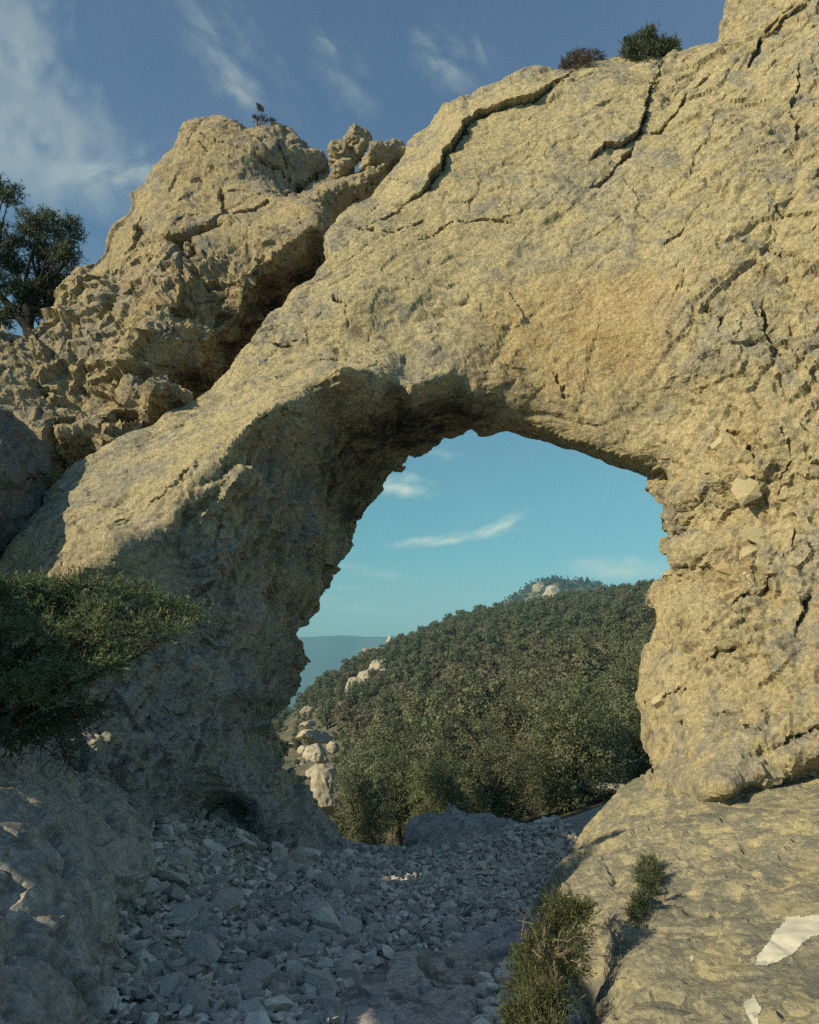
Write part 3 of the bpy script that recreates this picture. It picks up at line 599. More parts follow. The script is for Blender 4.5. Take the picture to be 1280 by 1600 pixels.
# ---- shaded boulder at lower left
foot_out = [(245, 1300, 6.1), (255, 1340, 5.9), (232, 1380, 5.5), (215, 1430, 5.0), (200, 1490, 4.5), (180, 1550, 4.0), (155, 1620, 3.5), (110, 1800, 2.9), W(-1.45, 1.8, .2), W(-2.5, 1.2, .3), W(-4.4, 1.6, .6), W(-5.2, 3.5, .8), W(-4.9, 5.6, .9), W(-3.8, 6.4, .9), W(-2.9, 6.6, .8), W(-2.3, 6.5, .6)]
foot_ctrl = [(0, 1195, 4.9), (0, 1225, 4.5), (70, 1205, 5.2), (130, 1228, 5.6), (200, 1262, 5.9), (80, 1240, 4.8), (150, 1270, 5.1), (200, 1310, 5.2), (60, 1285, 4.4), (0, 1300, 4.05), (40, 1340, 3.85), (90, 1330, 4.2), (0, 1380, 3.6), (60, 1400, 3.65), (110, 1400, 4.0), (160, 1380, 4.6), (150, 1450, 4.1), (80, 1470, 3.6), (0, 1450, 3.4), (0, 1550, 3.0), (90, 1560, 3.2), (140, 1540, 3.55), (0, 1700, 2.5), (80, 1720, 2.7),
             W(-3.2, 3.4, 1.40), W(-3.2, 2.4, 1.30), W(-3.9, 2.6, 1.45), W(-3.2, 4.4, 1.48), W(-4.2, 4.2, 1.5), W(-3.0, 5.4, 1.5), W(-3.6, 5.6, 1.4)]
foot = rock_mass('shaded_boulder', foot_out, foot_ctrl, .024, 1.6, M['shade'],
    lambda V, N, F: roughen(V, N, F, 67, .06, .018, [(.9, .06, .015), (.4, .055, .010), (.15, .028, .004)], .005, .014, None, [([(-20, 1205, 4.6), (40, 1195, 4.9), (70, 1205, 5)], .04, .08)], axis='z', karst=.014, warp=.05), edge=.6, lip=.2, axis='z', flat=True)
weather(foot, (.44, .42, .37), (.34, .33, .31), DARK, 271)
tag(foot, 'rounded boulder in shade at lower left with one sunlit patch', 'boulder')

# ---- slab and boulder added out of view left to keep the path in shade
def boulder(name, loc, size, seed, mat, rot=(0, 0, 0), sub=4, planes=16, rough=.05, flat=True, scale_noise=2.2):
    rng = np.random.default_rng(seed)
    bm = bmesh.new(); bmesh.ops.create_icosphere(bm, subdivisions=sub, radius=1)
    V = np.array([v.co[:] for v in bm.verts]); F = np.array([[v.index for v in f.verts] for f in bm.faces]); bm.free()
    pn = rng.normal(size=(planes, 3)); pn /= np.linalg.norm(pn, axis=1, keepdims=True); off = rng.uniform(.62, .98, planes)
    dt = V @ pn.T
    r = np.min(np.where(dt > .05, off / np.maximum(dt, .05), 9), axis=1); r = np.minimum(r, 1.15)
    V = V * r[:, None]
    sz = np.array(size)
    Vw = V * sz
    n = V / np.linalg.norm(V, axis=1, keepdims=True)
    q = (Vw + seed * 3.7) * scale_noise
    d = fbm(q, seed, 3, .55) * rough - np.abs(perlin(q * 2.5, seed + 3)) * rough * .5
    Vw = Vw + n * d[:, None]
    from mathutils import Euler
    m = np.array(Euler(rot).to_matrix())
    Vw = Vw @ m.T
    o = mesh_np(name, Vw, F, mat, not flat)
    o.location = loc
    return o
slab = boulder('shading_slab', (-4.45, 3.5, 2.755), (1.15, 3.7, .52), 5, M['grey'], (0, R(27.7), 0), sub=5, planes=26)  # added blocker, tilted along the sun to leave a gap for the lit patch
weather(slab, (.36, .33, .27), (.28, .27, .24), DARK, 281)
blocker = boulder('shading_boulder', (-4.35, 4.25, 1.95), (.75, 1.35, .60), 8, M['grey'], (0, R(20), 0), sub=4, planes=22)  # added to close part of the light gap under the slab
weather(blocker, (.36, .33, .27), (.28, .27, .24), DARK, 285)
tag(blocker, 'unseen squat grey boulder added beyond the left edge to block sun', 'boulder')
tag(slab, 'unseen grey slab added beyond the left edge to shade the path', 'rock slab')

# ------------------------------------------------------------------ ground by the arch
g_ctrl = [P(700, 1590, 4.45), P(560, 1590, 4.4), P(620, 1450, 6.05), P(760, 1450, 6.0), P(700, 1385, 7.3), P(800, 1340, 8.4), P(640, 1345, 8.6), P(700, 1318, 9.4), P(790, 1298, 9.9), P(870, 1288, 10.0), P(560, 1345, 8.8), P(490, 1400, 7.0), P(480, 1480, 5.4), P(400, 1550, 4.6), P(280, 1590, 3.9),
          P(300, 1480, 4.95), P(350, 1400, 6.2), P(420, 1350, 7.5), P(300, 1355, 6.6), P(250, 1350, 6.1), P(230, 1420, 5.2),
          (-3, 8, .9), (-4, 4, .3), (-3, 1.5, .1), (0, 2, -.05), (.2, 3.4, 0), (1.5, 3, 0), (3, 2, .05), (2, 6, -.05), (3, 8, .2), (1.2, 6.5, -.02), (5, 5, .3), (6, 9, .4), (-6, 9, 1), (-6, 2, .4), (6, 1, .2), (1.9, 9.6, .25), (2.6, 10.2, .35), (-1.2, 10, .0), (.2, 10.3, -.35), (1, 10.9, -.4), (-1, 10.9, -.7), (0, -2, 0), (4, -2, .1), (-4, -2, .2)]
g_ctrl = np.array(g_ctrl, float); zg_f = rbf_fit(g_ctrl[:, :2], g_ctrl[:, 2], 5e-3)
def zg(x, y): return zg_f(np.column_stack([np.atleast_1d(x), np.atleast_1d(y)]))
gx = np.linspace(-7, 7, 150); gy = np.linspace(-3, 11.2, 150)
G = np.stack(np.meshgrid(gx, gy, indexing='ij'), -1).reshape(-1, 2)
Gz = zg_f(G); Gz += .03 * fbm(np.column_stack([G * 3, Gz]), 77, 3)
def grid_faces(nx, ny):
    i = np.arange(nx * ny).reshape(nx, ny)
    return np.stack([i[:-1, :-1], i[1:, :-1], i[1:, 1:], i[:-1, 1:]], -1).reshape(-1, 4)
tag(mesh_np('ground', np.column_stack([G, Gz]), grid_faces(150, 150), M['ground']), None, None, kind='structure')

# bedrock slabs of the path
def path_slab(outline, ctrl, cracks, seed, label, warm, grey):
    o = rock_mass('bedrock_slab', outline, ctrl, .013, .22, M['shade'],
        lambda V, N, F: roughen(V, N, F, seed, .012, .012, [(.35, .018, .003), (.12, .006, .001)], .003, .004, None, cracks, axis='z', karst=.005), edge=.10, lip=.05, axis='z')
    weather(o, warm, grey, DARK, seed + 300)
    return tag(o, label, 'rock slab')
path_slab([(535, 1600, 4.25), (528, 1565, 4.5), (545, 1535, 4.75), (600, 1530, 4.8), (615, 1485, 5.3), (650, 1482, 5.35), (668, 1520, 4.9), (690, 1528, 4.85), (740, 1530, 4.8), (760, 1545, 4.65), (735, 1590, 4.3), (700, 1650, 4.0), (600, 1680, 3.9), (530, 1660, 4.0)],
          [(600, 1570, 4.4), (640, 1510, 4.95), (700, 1560, 4.5)],
          [([(660, 1520, 4.9), (648, 1560, 4.5), (620, 1590, 4.3)], .007, .05), ([(600, 1530, 4.8), (598, 1550, 4.6)], .006, .03), ([(690, 1560, 4.5), (700, 1590, 4.3)], .006, .03), ([(720, 1545, 4.6), (742, 1572, 4.4)], .006, .03), ([(605, 1570, 4.4), (618, 1600, 4.2)], .006, .03)], 401,
          'broad flat cracked bedrock slab at the near end of the scree path', (.52, .49, .45), (.45, .43, .41))
path_slab([(668, 1482, 5.35), (700, 1478, 5.4), (760, 1490, 5.25), (770, 1510, 5.0), (755, 1530, 4.85), (700, 1524, 4.9), (680, 1515, 4.95)], [(720, 1500, 5.1)],
          [([(710, 1480, 5.3), (700, 1500, 5.1), (712, 1520, 4.95)], .007, .04)], 411, 'small brown cracked slab just behind the broad bedrock slab', (.50, .43, .37), (.43, .39, .345))
path_slab([(700, 1470, 5.55), (760, 1440, 6.0), (812, 1420, 6.3), (826, 1432, 6.1), (830, 1470, 5.5), (790, 1478, 5.4), (745, 1486, 5.3), (705, 1480, 5.4)], [(770, 1456, 5.72), (800, 1450, 5.75)],
          [([(745, 1480, 5.3), (780, 1462, 5.6), (825, 1445, 5.9)], .010, .06)], 421, 'long dark slab slanting up to the needle bush beside the scree', (.47, .455, .43), (.41, .40, .385))

# block of shaded rock at the head of the scree
bk_out = [(622, 1350, 9.5), (630, 1305, 9.55), (642, 1280, 9.7), (662, 1268, 9.8), (690, 1261, 9.9), (704, 1253, 9.9), (720, 1260, 9.9), (745, 1268, 9.95), (775, 1270, 10), (800, 1281, 10.1), (822, 1292, 10.1), (835, 1345, 9.9)]
bk = rock_mass('scree_head_rock', bk_out, [(660, 1310, 9.35), (690, 1290, 9.3), (720, 1300, 9.2), (700, 1330, 9.0), (760, 1300, 9.45), (745, 1280, 9.75), (790, 1310, 9.5), (650, 1335, 9.3)], .022, .8, M['shade'],
    lambda V, N, F: roughen(V, N, F, 431, .05, .03, [(.3, .06, .008), (.11, .02, .003)], .006, .01), edge=.3, lip=.1)
weather(bk, (.44, .43, .40), (.36, .35, .33), DARK, 731)
tag(bk, 'low humped rock in shade at the far end of the scree path', 'rock')

# loose blocks on the crest left of the arch
for i, (px, py, Y, sz, rot, lab) in enumerate([
    (528, 240, 9.7, (.20, .18, .24), (0, .2, .3), 'small knobbly block beside the notch on the crest'),
    (556, 226, 9.75, (.27, .22, .30), (.2, .5, 1), 'pale block standing highest among the crest blocks'),
    (535, 265, 9.55, (.22, .18, .14), (.1, -.3, 2), 'grey block lying in the notch under the crest blocks'),
    (598, 246, 9.4, (.36, .24, .20), (0, -.55, .2), 'long angular block tilted against the top of the arch'),
    (598, 262, 9.15, (.14, .10, .05), (.3, -.9, .1), 'thin flake leaning in the gap beside the tilted crest block'),
    (562, 292, 9.05, (.14, .12, .10), (.5, .2, 1.4), 'rounded stone jammed in the upper end of the cleft')]):
    o = boulder('crest_block', P(px, py, Y), sz, 500 + i, M['crag'], rot, sub=5, planes=24, rough=.07, scale_noise=5)
    weather(o, (.45, .38, .24), (.34, .315, .26), DARK, 520 + i); tag(o, lab, 'rock')

# ------------------------------------------------------------------ scree stones
rng = np.random.default_rng(7); random.seed(7)
def stone_mesh(k, n=15):
    r = np.random.default_rng(900 + k)
    pts = r.normal(size=(n, 3)); pts /= np.linalg.norm(pts, axis=1, keepdims=True)
    pts *= r.uniform(.8, 1.05, (n, 1)); pts *= np.array([1.0, r.uniform(.6, .95), r.uniform(.32, .7)])
    bm = bmesh.new(); [bm.verts.new(p) for p in pts]
    out = bmesh.ops.convex_hull(bm, input=bm.verts)
    bmesh.ops.delete(bm, geom=[g for g in out['geom_interior'] if isinstance(g, bmesh.types.BMVert)], context='VERTS')
    bmesh.ops.triangulate(bm, faces=bm.faces)
    bm.verts.index_update()
    V = np.array([v.co[:] for v in bm.verts]); F = np.array([[v.index for v in f.verts] for f in bm.faces]); bm.free()
    return V, F
SM = [stone_mesh(k) for k in range(28)]; SMALL = [stone_mesh(k, 9) for k in range(28)]
def to_px(p):
    p = np.asarray(p, float); d = p - np.array([0, 0, EYE]); c, s_ = math.cos(PITCH), math.sin(PITCH)
    zc = d[:, 1] * c + d[:, 2] * s_; yc = -d[:, 1] * s_ + d[:, 2] * c
    return np.column_stack([640 + F_PX * d[:, 0] / zc, 800 - F_PX * yc / zc])
def scatter(n, xr, yr, smin, smed, smax):
    x = rng.uniform(*xr, n); y = rng.uniform(*yr, n); s = np.clip(smed * np.exp(rng.normal(0, .42, n)), smin, smax)
    return np.column_stack([x, y, s])
st = np.vstack([scatter(10500, (-.9, 1.7), (4.2, 10.4), .014, .029, .085), scatter(8000, (-2.5, -.2), (3.4, 9.0), .014, .034, .11), scatter(150, (-2.3, -.4), (3.9, 8.4), .075, .095, .15), scatter(900, (.3, 1.0), (3.0, 5.2), .025, .045, .1)])
pz = zg(st[:, 0], st[:, 1])
gp = np.array([(560, 1340), (640, 1345), (700, 1325), (880, 1288), (890, 1300), (815, 1400), (822, 1432), (700, 1475), (610, 1480), (540, 1530), (520, 1600), (170, 1600), (210, 1480), (240, 1345), (400, 1330), (500, 1380)], float)
slab_px = np.array([(540, 1540), (615, 1490), (650, 1485), (760, 1495), (825, 1440), (835, 1470), (760, 1545), (735, 1590), (700, 1650), (530, 1650)], float)
spx = to_px(np.column_stack([st[:, :2], pz]))
keep = poly_sd(spx, slab_px) < 4
st, pz, spx = st[keep], pz[keep], spx[keep]
vis = (poly_sd(spx, gp) > 0) & (spx[:, 1] < 1590) & (spx[:, 0] > 5)
rank = np.argsort(-np.where(vis, st[:, 2] / st[:, 1], -1))
solo = set(rank[:300].tolist())
rots = [Matrix.Rotation(random.uniform(0, 6.28), 3, 'Z') @ Matrix.Rotation(random.gauss(0, .42), 3, 'X') @ Matrix.Rotation(random.gauss(0, .42), 3, 'Y') for _ in range(len(st))]
lift = rng.uniform(.05, .55, len(st)) * st[:, 2]
stone_me = [mesh_np('scree_stone', V, F, M['stone'], False, link=False) for V, F in SM]
VV, FF, n0 = [], [], 0
for i in range(len(st)):
    k = i % 28; x, y, s_ = st[i]; z = pz[i] + lift[i]
    if i in solo:
        o = bpy.data.objects.new('scree_stone', stone_me[k]); COL.objects.link(o)
        o.location = (x, y, z); o.rotation_euler = rots[i].to_euler(); o.scale = (s_,) * 3
        zone = 0 if spx[i, 1] < 1400 else 1 if spx[i, 0] > 480 else 2 if spx[i, 0] > 330 else 3
        tag(o, ('grey limestone fragment in the far scree toward the humped rock', 'loose grey fragment in the near scree before the bedrock slabs', 'angular fragment in the rubble midway between boulder and path', 'angular rubble fragment lying against the shaded boulder')[zone], 'stone',
            ('stones of the far scree', 'stones of the near scree', 'stones of the middle rubble', 'stones of the rubble by the boulder')[zone])
    else:
        tp = SM[k] if s_ / y > .011 else SMALL[k]
        V = tp[0] @ (np.array(rots[i]).T * s_) + (x, y, z); VV.append(V); FF.append(tp[1] + n0); n0 += len(V)
tag(mesh_np('scree', np.vstack(VV), np.vstack(FF), M['stone'], False), 'small broken limestone scree covering the path through the arch', 'scree', kind='stuff')

# ------------------------------------------------------------------ hillside
TOP = 2.1
h_pts = [(-.10, 13, P(520, 1340, 13)[2]), (.05, 13, P(700, 1330, 13)[2]), (.2, 12.5, P(890, 1288, 12.5)[2]), (.3, 14, P(1000, 1245, 14)[2]), (-.3, 12, -1.2), (.6, 12, .4), (-.9, 12, -2), (1.0, 12, .8)]
for (px, py, Y) in [(505, 1262, 20), (560, 1200, 24), (640, 1160, 24), (800, 1120, 24), (1000, 1060, 26), (470, 1185, 40), (540, 1150, 42), (700, 1085, 45), (880, 1020, 50), (1020, 985, 55), (462, 1120, 80), (520, 1090, 85), (700, 1020, 95), (900, 965, 100), (1040, 945, 110),
                    (470, 1090, 130), (540, 1042, 140), (600, 1010, 160), (680, 978, 190), (742, 953, 215), (800, 946, 225), (900, 935, 235), (1030, 918, 235), (1200, 900, 230), (1500, 860, 220), (1500, 1000, 60), (1400, 1080, 26), (380, 1150, 100), (380, 1200, 45), (250, 1230, 100), (250, 1300, 30), (-200, 1400, 30), (-200, 1300, 120)]:
    p = P(px, py, Y); h_pts.append((p[0] / Y, Y, p[2] - TOP * min(1.15, .75 + Y / 160)))
for (px, py) in [(680, 985), (742, 958), (800, 952), (900, 942), (1030, 926), (1200, 905), (1500, 880)]:
    p = P(px, py, 268); h_pts.append((p[0] / 268, 268, p[2] - 5))
for u, z in ((-.6, -60), (-.2, -34), (-.1, -12), (0, 8), (.1, 12), (.2, 13), (.31, 16), (.6, 20), (1, 22)): h_pts.append((u, 330, z - 14))
h_pts = np.array(h_pts)
hq_f = rbf_fit(np.column_stack([h_pts[:, 0], .35 * np.log(h_pts[:, 1])]), h_pts[:, 2] / h_pts[:, 1], 2e-4)
def hz(x, y):
    x, y = np.atleast_1d(x), np.atleast_1d(y)
    return hq_f(np.column_stack([x / y, .35 * np.log(y)])) * y
hu = np.linspace(-1.1, 1.1, 200); hv = np.exp(np.linspace(math.log(10.6), math.log(340), 160))
U, Yv = np.meshgrid(hu, hv, indexing='ij'); X = (U * Yv).ravel(); Yr = Yv.ravel()
Z = hz(X, Yr)
Z += np.minimum(.012 * Yr, .5) * fbm(np.column_stack([X, Yr, Z]) / 5, 88, 3)
tag(mesh_np('hillside', np.column_stack([X, Yr, Z]), grid_faces(200, 160), M['hill']), None, None, kind='structure')

# far summit with two pale outcrops
def ridge_mesh(name, skyline, Y, depth, base, nx, ny, amp, mat, seed):
    w = np.array([P(a, b, Y) for a, b in skyline]); xs = np.linspace(w[0, 0], w[-1, 0], nx); top = np.interp(xs, w[:, 0], w[:, 2])
    t = np.linspace(-1, 1, ny); Vs = []
    for j in range(ny):
        k = 1 - abs(t[j]) ** 1.15
        Vs.append(np.column_stack([xs, np.full(nx, Y + t[j] * depth), base + (top - base) * k]))
    V = np.stack(Vs, 1).reshape(-1, 3)
    n = fbm(V * np.array([1, .6, 0]) * (6.0 / depth), seed, 4, .55)
    V[:, 2] += amp * n * (1 - np.abs((V[:, 1] - Y) / depth) ** 4) * np.where(np.abs(V[:, 1] - Y) < depth * .08, .15, 1)
    return tag(mesh_np(name, V, grid_faces(nx, ny), mat), None, None, kind='structure')
ridge_mesh('summit_hill', [(560, 1180), (660, 1060), (740, 975), (790, 938), (812, 922), (838, 908), (855, 903), (880, 903), (905, 905), (930, 911), (960, 917), (1050, 935), (1300, 960)], 620, 150, -60, 160, 60, 3.5, M['hill'], 61)
ridge_mesh('mountain_range', [(-2600, 1010), (-1500, 985), (-800, 1000), (-200, 990), (200, 1003), (400, 997), (440, 995), (470, 994), (500, 993), (520, 993), (536, 990), (548, 991), (570, 994), (600, 993), (640, 998), (900, 1002), (1500, 990), (2600, 1000), (3600, 1015)], 2600, 700, -190, 300, 60, 26, M['mount'], 63)
gxp = np.linspace(-9000, 9000, 60); gyp = np.concatenate([np.linspace(-6000, 300, 20), np.linspace(400, 9000, 40)])
Q = np.stack(np.meshgrid(gxp, gyp, indexing='ij'), -1).reshape(-1, 2)
tag(mesh_np('plain', np.column_stack([Q, np.full(len(Q), -185.0)]), grid_faces(60, 60), M['mount']), None, None, kind='structure')

# ------------------------------------------------------------------ plants: builders
def unit(v): return v / (np.linalg.norm(v, axis=-1, keepdims=True) + 1e-9)
def cards(p, d, L, Wd, rg, nrm=None):
    """small pointed leaves: p base, d direction (unit), L length, Wd width"""
    n = len(p); s = unit(np.cross(d, rg.normal(size=(n, 3)) if nrm is None else nrm)); L = np.broadcast_to(L, n)[:, None]; Wd = np.broadcast_to(Wd, n)[:, None]
    V = np.stack([p, p + d * L * .5 + s * Wd * .5, p + d * L, p + d * L * .5 - s * Wd * .5], 1).reshape(-1, 3)
    return V, np.arange(4 * n).reshape(n, 4)
def tube(path, radii, k=6):
    path = np.asarray(path, float); V, F = [], []
    for i in range(len(path)):
        d = unit(path[min(i + 1, len(path) - 1)] - path[max(i - 1, 0)]); a = unit(np.cross(d, [.31, .17, .94])); b = np.cross(d, a)
        for j in range(k):
            t = 2 * math.pi * j / k; V.append(path[i] + radii[i] * (a * math.cos(t) + b * math.sin(t)))
    for i in range(len(path) - 1):
        for j in range(k):
            F.append((i * k + j, i * k + (j + 1) % k, (i + 1) * k + (j + 1) % k, (i + 1) * k + j))
    return np.array(V), np.array(F)
def join(parts):
    n, VV, FF = 0, [], []
    for V, F in parts: VV.append(V); FF.append(F + n); n += len(V)
    return np.vstack(VV), np.vstack(FF)
def wobble_path(a, b, rg, n=6, amp=.08):
    a, b = np.asarray(a, float), np.asarray(b, float); t = np.linspace(0, 1, n)[:, None]; L = np.linalg.norm(b - a)
    w = np.cumsum(rg.normal(0, amp * L / n, (n, 3)), 0); w -= t * w[-1]; w[0] = 0
    return a + (b - a) * t + w
def oak_crown(seed, R_, H, lobes, per, leaf):
    rg = np.random.default_rng(seed); P_, D_ = [], []
    lob = []
    for k in range(lobes):
        a = rg.uniform(0, 6.28); rr = R_ * .55 * math.sqrt(rg.uniform(.02, 1)); lob.append((rr * math.cos(a), rr * math.sin(a), H * (rg.uniform(.12, .80) if k % 3 else rg.uniform(.10, .34)), R_ * rg.uniform(.32, .52)))
    for (x, y, z, r) in lob:
        n = per; v = unit(rg.normal(size=(n, 3))); rad = r * (rg.uniform(.35, 1.06, n) ** .6)
        # twig clusters: snap part of the leaves towards cluster centres
        cc = unit(rg.normal(size=(max(6, n // 40), 3))); near = np.argmax(v @ cc.T, 1); v = unit(v + 1.6 * cc[near])
        q = np.array([x, y, z]) + v * rad[:, None] * np.array([1, 1, .85])
        q += rg.normal(0, r * .07, (n, 3))
        P_.append(q); D_.append(unit(v * 1.0 + rg.normal(0, .55, (n, 3)) + np.array([0, 0, .2])))
    p, d = np.vstack(P_), np.vstack(D_)
    ok = p[:, 2] > H * .06; p, d = p[ok], d[ok]
    nrm = d; d = unit(np.cross(nrm, rg.normal(size=(len(p), 3))))
    return cards(p, d, leaf * rg.uniform(.7, 1.3, len(p)), leaf * .62, rg, nrm)
def oak_trunk(seed, H, R_):
    rg = np.random.default_rng(seed); parts = []; fork = np.array([rg.normal(0, .12), rg.normal(0, .12), H * .32])
    p = wobble_path((0, 0, -.35), fork, rg, 6, .10); parts.append(tube(p, np.linspace(.105, .075, 6) * H / 2.6, 8))
    for k in range(5):
        a = k * 1.26 + rg.uniform(-.4, .4); e = fork + np.array([math.cos(a) * R_ * .42, math.sin(a) * R_ * .42, H * rg.uniform(.16, .32)])
        parts.append(tube(wobble_path(fork, e, rg, 6, .12), np.linspace(.04, .012, 6) * H / 2.6, 5))
    return join(parts)

OAK = {}
def oak_kind(key, n, lobes, per, leaf):
    OAK[key] = [(mesh_np('crown', *oak_crown(600 + hash3(np.array([k]), np.array([len(key)]), np.array([per]), 3)[0] % 1000, 1.15, 2.6, lobes, per, leaf), M['oakpale' if k == n - 1 else 'oak'], False, link=False),
                 mesh_np('trunk', *oak_trunk(700 + k, 2.6, 1.15), M['bark'], link=False)) for k in range(n)]
oak_kind('near', 3, 12, 1500, .048)
oak_kind('mid', 4, 7, 800, .10)
oak_kind('far', 4, 5, 700, .125)
def oak(x, y, z, h, kind, k, label, rot, group='holm oaks of the hillside wood', wide=1.0):
    root = empty('holm_oak', (x, y, z), label, 'tree', group); root.rotation_euler = (0, 0, rot); s_ = h / 2.6; root.scale = (s_ * wide, s_ * wide, s_)
    cm, tm = OAK[kind][k % len(OAK[kind])]
    for nm, me in (('crown', cm), ('trunk', tm)):
        c = bpy.data.objects.new(nm, me); COL.objects.link(c); c.parent = root
    return root
# the front row, one by one (crown centre pixel, base pixel, top pixel, distance)
front = [(572, 1345, 1192, 12.6, 1.0, 0, 'bushy dark oak between the leg of the arch and the shaded rock'),
         (625, 1300, 1150, 16.0, 1.0, 1, 'dark oak behind the bushy oak beside the leg of the arch'),
         (690, 1318, 1160, 14.2, 1.0, 0, 'dense dark oak right behind the humped rock at the head of the scree'),
         (780, 1310, 1110, 15.0, 1.0, 1, 'tall oak in the middle of the front row behind the scree'),
         (905, 1290, 1050, 16.0, 1.05, 0, 'tall oak with bare bent trunk near the foot of the right pillar'),
         (985, 1262, 1030, 18.0, 1.0, 1, 'oak half hidden by the right pillar of the arch'),
         (845, 1290, 1090, 20.0, 1.0, 2, 'pale green oak between the two tall front oaks'),
         (730, 1250, 1075, 22.0, 1.0, 2, 'pale bushy oak on the slope above the front row'),
         (545, 1290, 1160, 20.0, .9, 1, 'small oak beside the big pale boulder on the slope')]
rg = np.random.default_rng(41)
ftrees = []
for (cx, by, ty, Y, wide, k, lab) in front:
    b = P(cx, by, Y); t = P(cx, ty, Y); ftrees.append((b[0], Y))
    oak(b[0], Y, min(b[2], hz(b[0], Y)[0] + .3), t[2] - min(b[2], hz(b[0], Y)[0] + .3), 'near', k, lab, rg.uniform(0, 6), None, wide)
# the wood
cand = []
for band in np.arange(18, 262, 2.8):
    w = 2.4 if band < 60 else 2.8
    for x in np.arange(-.34 * band, .52 * band, w): cand.append((x + rg.normal(0, .8), band + rg.normal(0, .9)))
cand = np.array(cand); cz = hz(cand[:, 0], cand[:, 1])
cp = to_px(np.column_stack([cand, cz + 1.2]))
bare = np.array([(400, 1360), (540, 1345), (545, 1240), (535, 1180), (520, 1125), (490, 1100), (455, 1100), (400, 1180)], float)
inb = poly_sd(cp, bare) > 0
drop = inb & (rg.uniform(size=len(cand)) < .45)
for (x, y, r) in [(P(585, 1055, 118)[0], 116, 5.0), (P(550, 1072, 112)[0], 110, 3.5), (P(600, 1018, 165)[0], 160, 5)]: drop |= np.hypot(cand[:, 0] - x, (cand[:, 1] - y) * .6) < r
for (x, y) in ftrees: drop |= np.hypot(cand[:, 0] - x, cand[:, 1] - y) < 1.5
cand, cz, cp, inb = cand[~drop], cz[~drop], cp[~drop], inb[~drop]
hgt = np.clip(2.8 * np.exp(rg.normal(0, .34, len(cand))), 1.3, 3.8) * np.where(inb, .42, 1)
win = (cp[:, 0] > 445) & (cp[:, 0] < 1045) & (cp[:, 1] > 890) & (cp[:, 1] < 1330)
order = np.argsort(-np.where(win, hgt / cand[:, 1], -1)); solo = order[:291]
for i in solo:
    y = cand[i, 1]; kind = 'near' if y < 27 else 'mid' if y < 75 else 'far'
    zone = ('low scrubby oak growing among the rocks of the stony strip', 'oaks among the rocks of the stony strip') if inb[i] else ('rounded oak on the lower slope just above the front row of oaks', 'oaks of the lower slope') if y < 40 else ('rounded grey green oak in the dense middle slope of the wood', 'oaks of the middle slope') if y < 75 else ('small distant oak high in the dense wood on the hillside', 'oaks of the upper slope')
    oak(cand[i, 0], y, cz[i] - .1, hgt[i], kind, int(rg.integers(0, 12)), zone[0], rg.uniform(0, 6.28), zone[1], rg.uniform(.9, 1.2))
rest = np.setdiff1d(np.arange(len(cand)), solo)

def instance_stuff(name, pts, scl, rotz, meshes, label, cat):
    """one object that scatters crowns over its own points"""
    src = bpy.data.collections.new(name + '_kinds')
    for me in meshes:
        src.objects.link(bpy.data.objects.new('crown_kind', me))
    me = bpy.data.meshes.new(name); me.vertices.add(len(pts)); me.vertices.foreach_set('co', np.asarray(pts, np.float32).ravel())
    a = me.attributes.new('size', 'FLOAT', 'POINT'); a.data.foreach_set('value', np.asarray(scl, np.float32))
    a = me.attributes.new('turn', 'FLOAT', 'POINT'); a.data.foreach_set('value', np.asarray(rotz, np.float32))
    o = bpy.data.objects.new(name, me); COL.objects.link(o)
    g = bpy.data.node_groups.new(name, 'GeometryNodeTree')
    g.interface.new_socket('Geometry', in_out='INPUT', socket_type='NodeSocketGeometry'); g.interface.new_socket('Geometry', in_out='OUTPUT', socket_type='NodeSocketGeometry')
    N = g.nodes; L = g.links; gi = N.new('NodeGroupInput'); go = N.new('NodeGroupOutput')
    ci = N.new('GeometryNodeCollectionInfo'); ci.inputs[0].default_value = src; ci.inputs[1].default_value = True; ci.inputs[2].default_value = True
    ip = N.new('GeometryNodeInstanceOnPoints'); ip.inputs['Pick Instance'].default_value = True
    ri = N.new('FunctionNodeRandomValue'); ri.data_type = 'INT'
    ri.inputs[4].default_value = 0; ri.inputs[5].default_value = len(meshes) - 1
    na = N.new('GeometryNodeInputNamedAttribute'); na.data_type = 'FLOAT'; na.inputs[0].default_value = 'size'
    nb = N.new('GeometryNodeInputNamedAttribute'); nb.data_type = 'FLOAT'; nb.inputs[0].default_value = 'turn'
    cx = N.new('ShaderNodeCombineXYZ'); L.new(nb.outputs[0], cx.inputs[2])
    L.new(gi.outputs[0], ip.inputs['Points']); L.new(ci.outputs[0], ip.inputs['Instance']); L.new(ri.outputs[2], ip.inputs['Instance Index'])
    L.new(cx.outputs[0], ip.inputs['Rotation']); L.new(na.outputs[0], ip.inputs['Scale']); L.new(ip.outputs[0], go.inputs[0])
    o.modifiers.new('scatter', 'NODES').node_group = g
    return tag(o, label, cat, kind='stuff')
lowr = rest[cand[rest, 1] < 75]; rest = rest[cand[rest, 1] >= 75]
instance_stuff('slope_wood', np.column_stack([cand[lowr], cz[lowr] - .1]), hgt[lowr] / 2.6, rg.uniform(0, 6.28, len(lowr)), [m[0] for m in OAK['mid']], 'dense oak wood on the slope to either side of the gap', 'wood')
instance_stuff('far_wood', np.column_stack([cand[rest], cz[rest] - .1]), hgt[rest] / 2.6, rg.uniform(0, 6.28, len(rest)), [m[0] for m in OAK['far']], 'dense grey green oak wood on the upper hillside', 'wood')
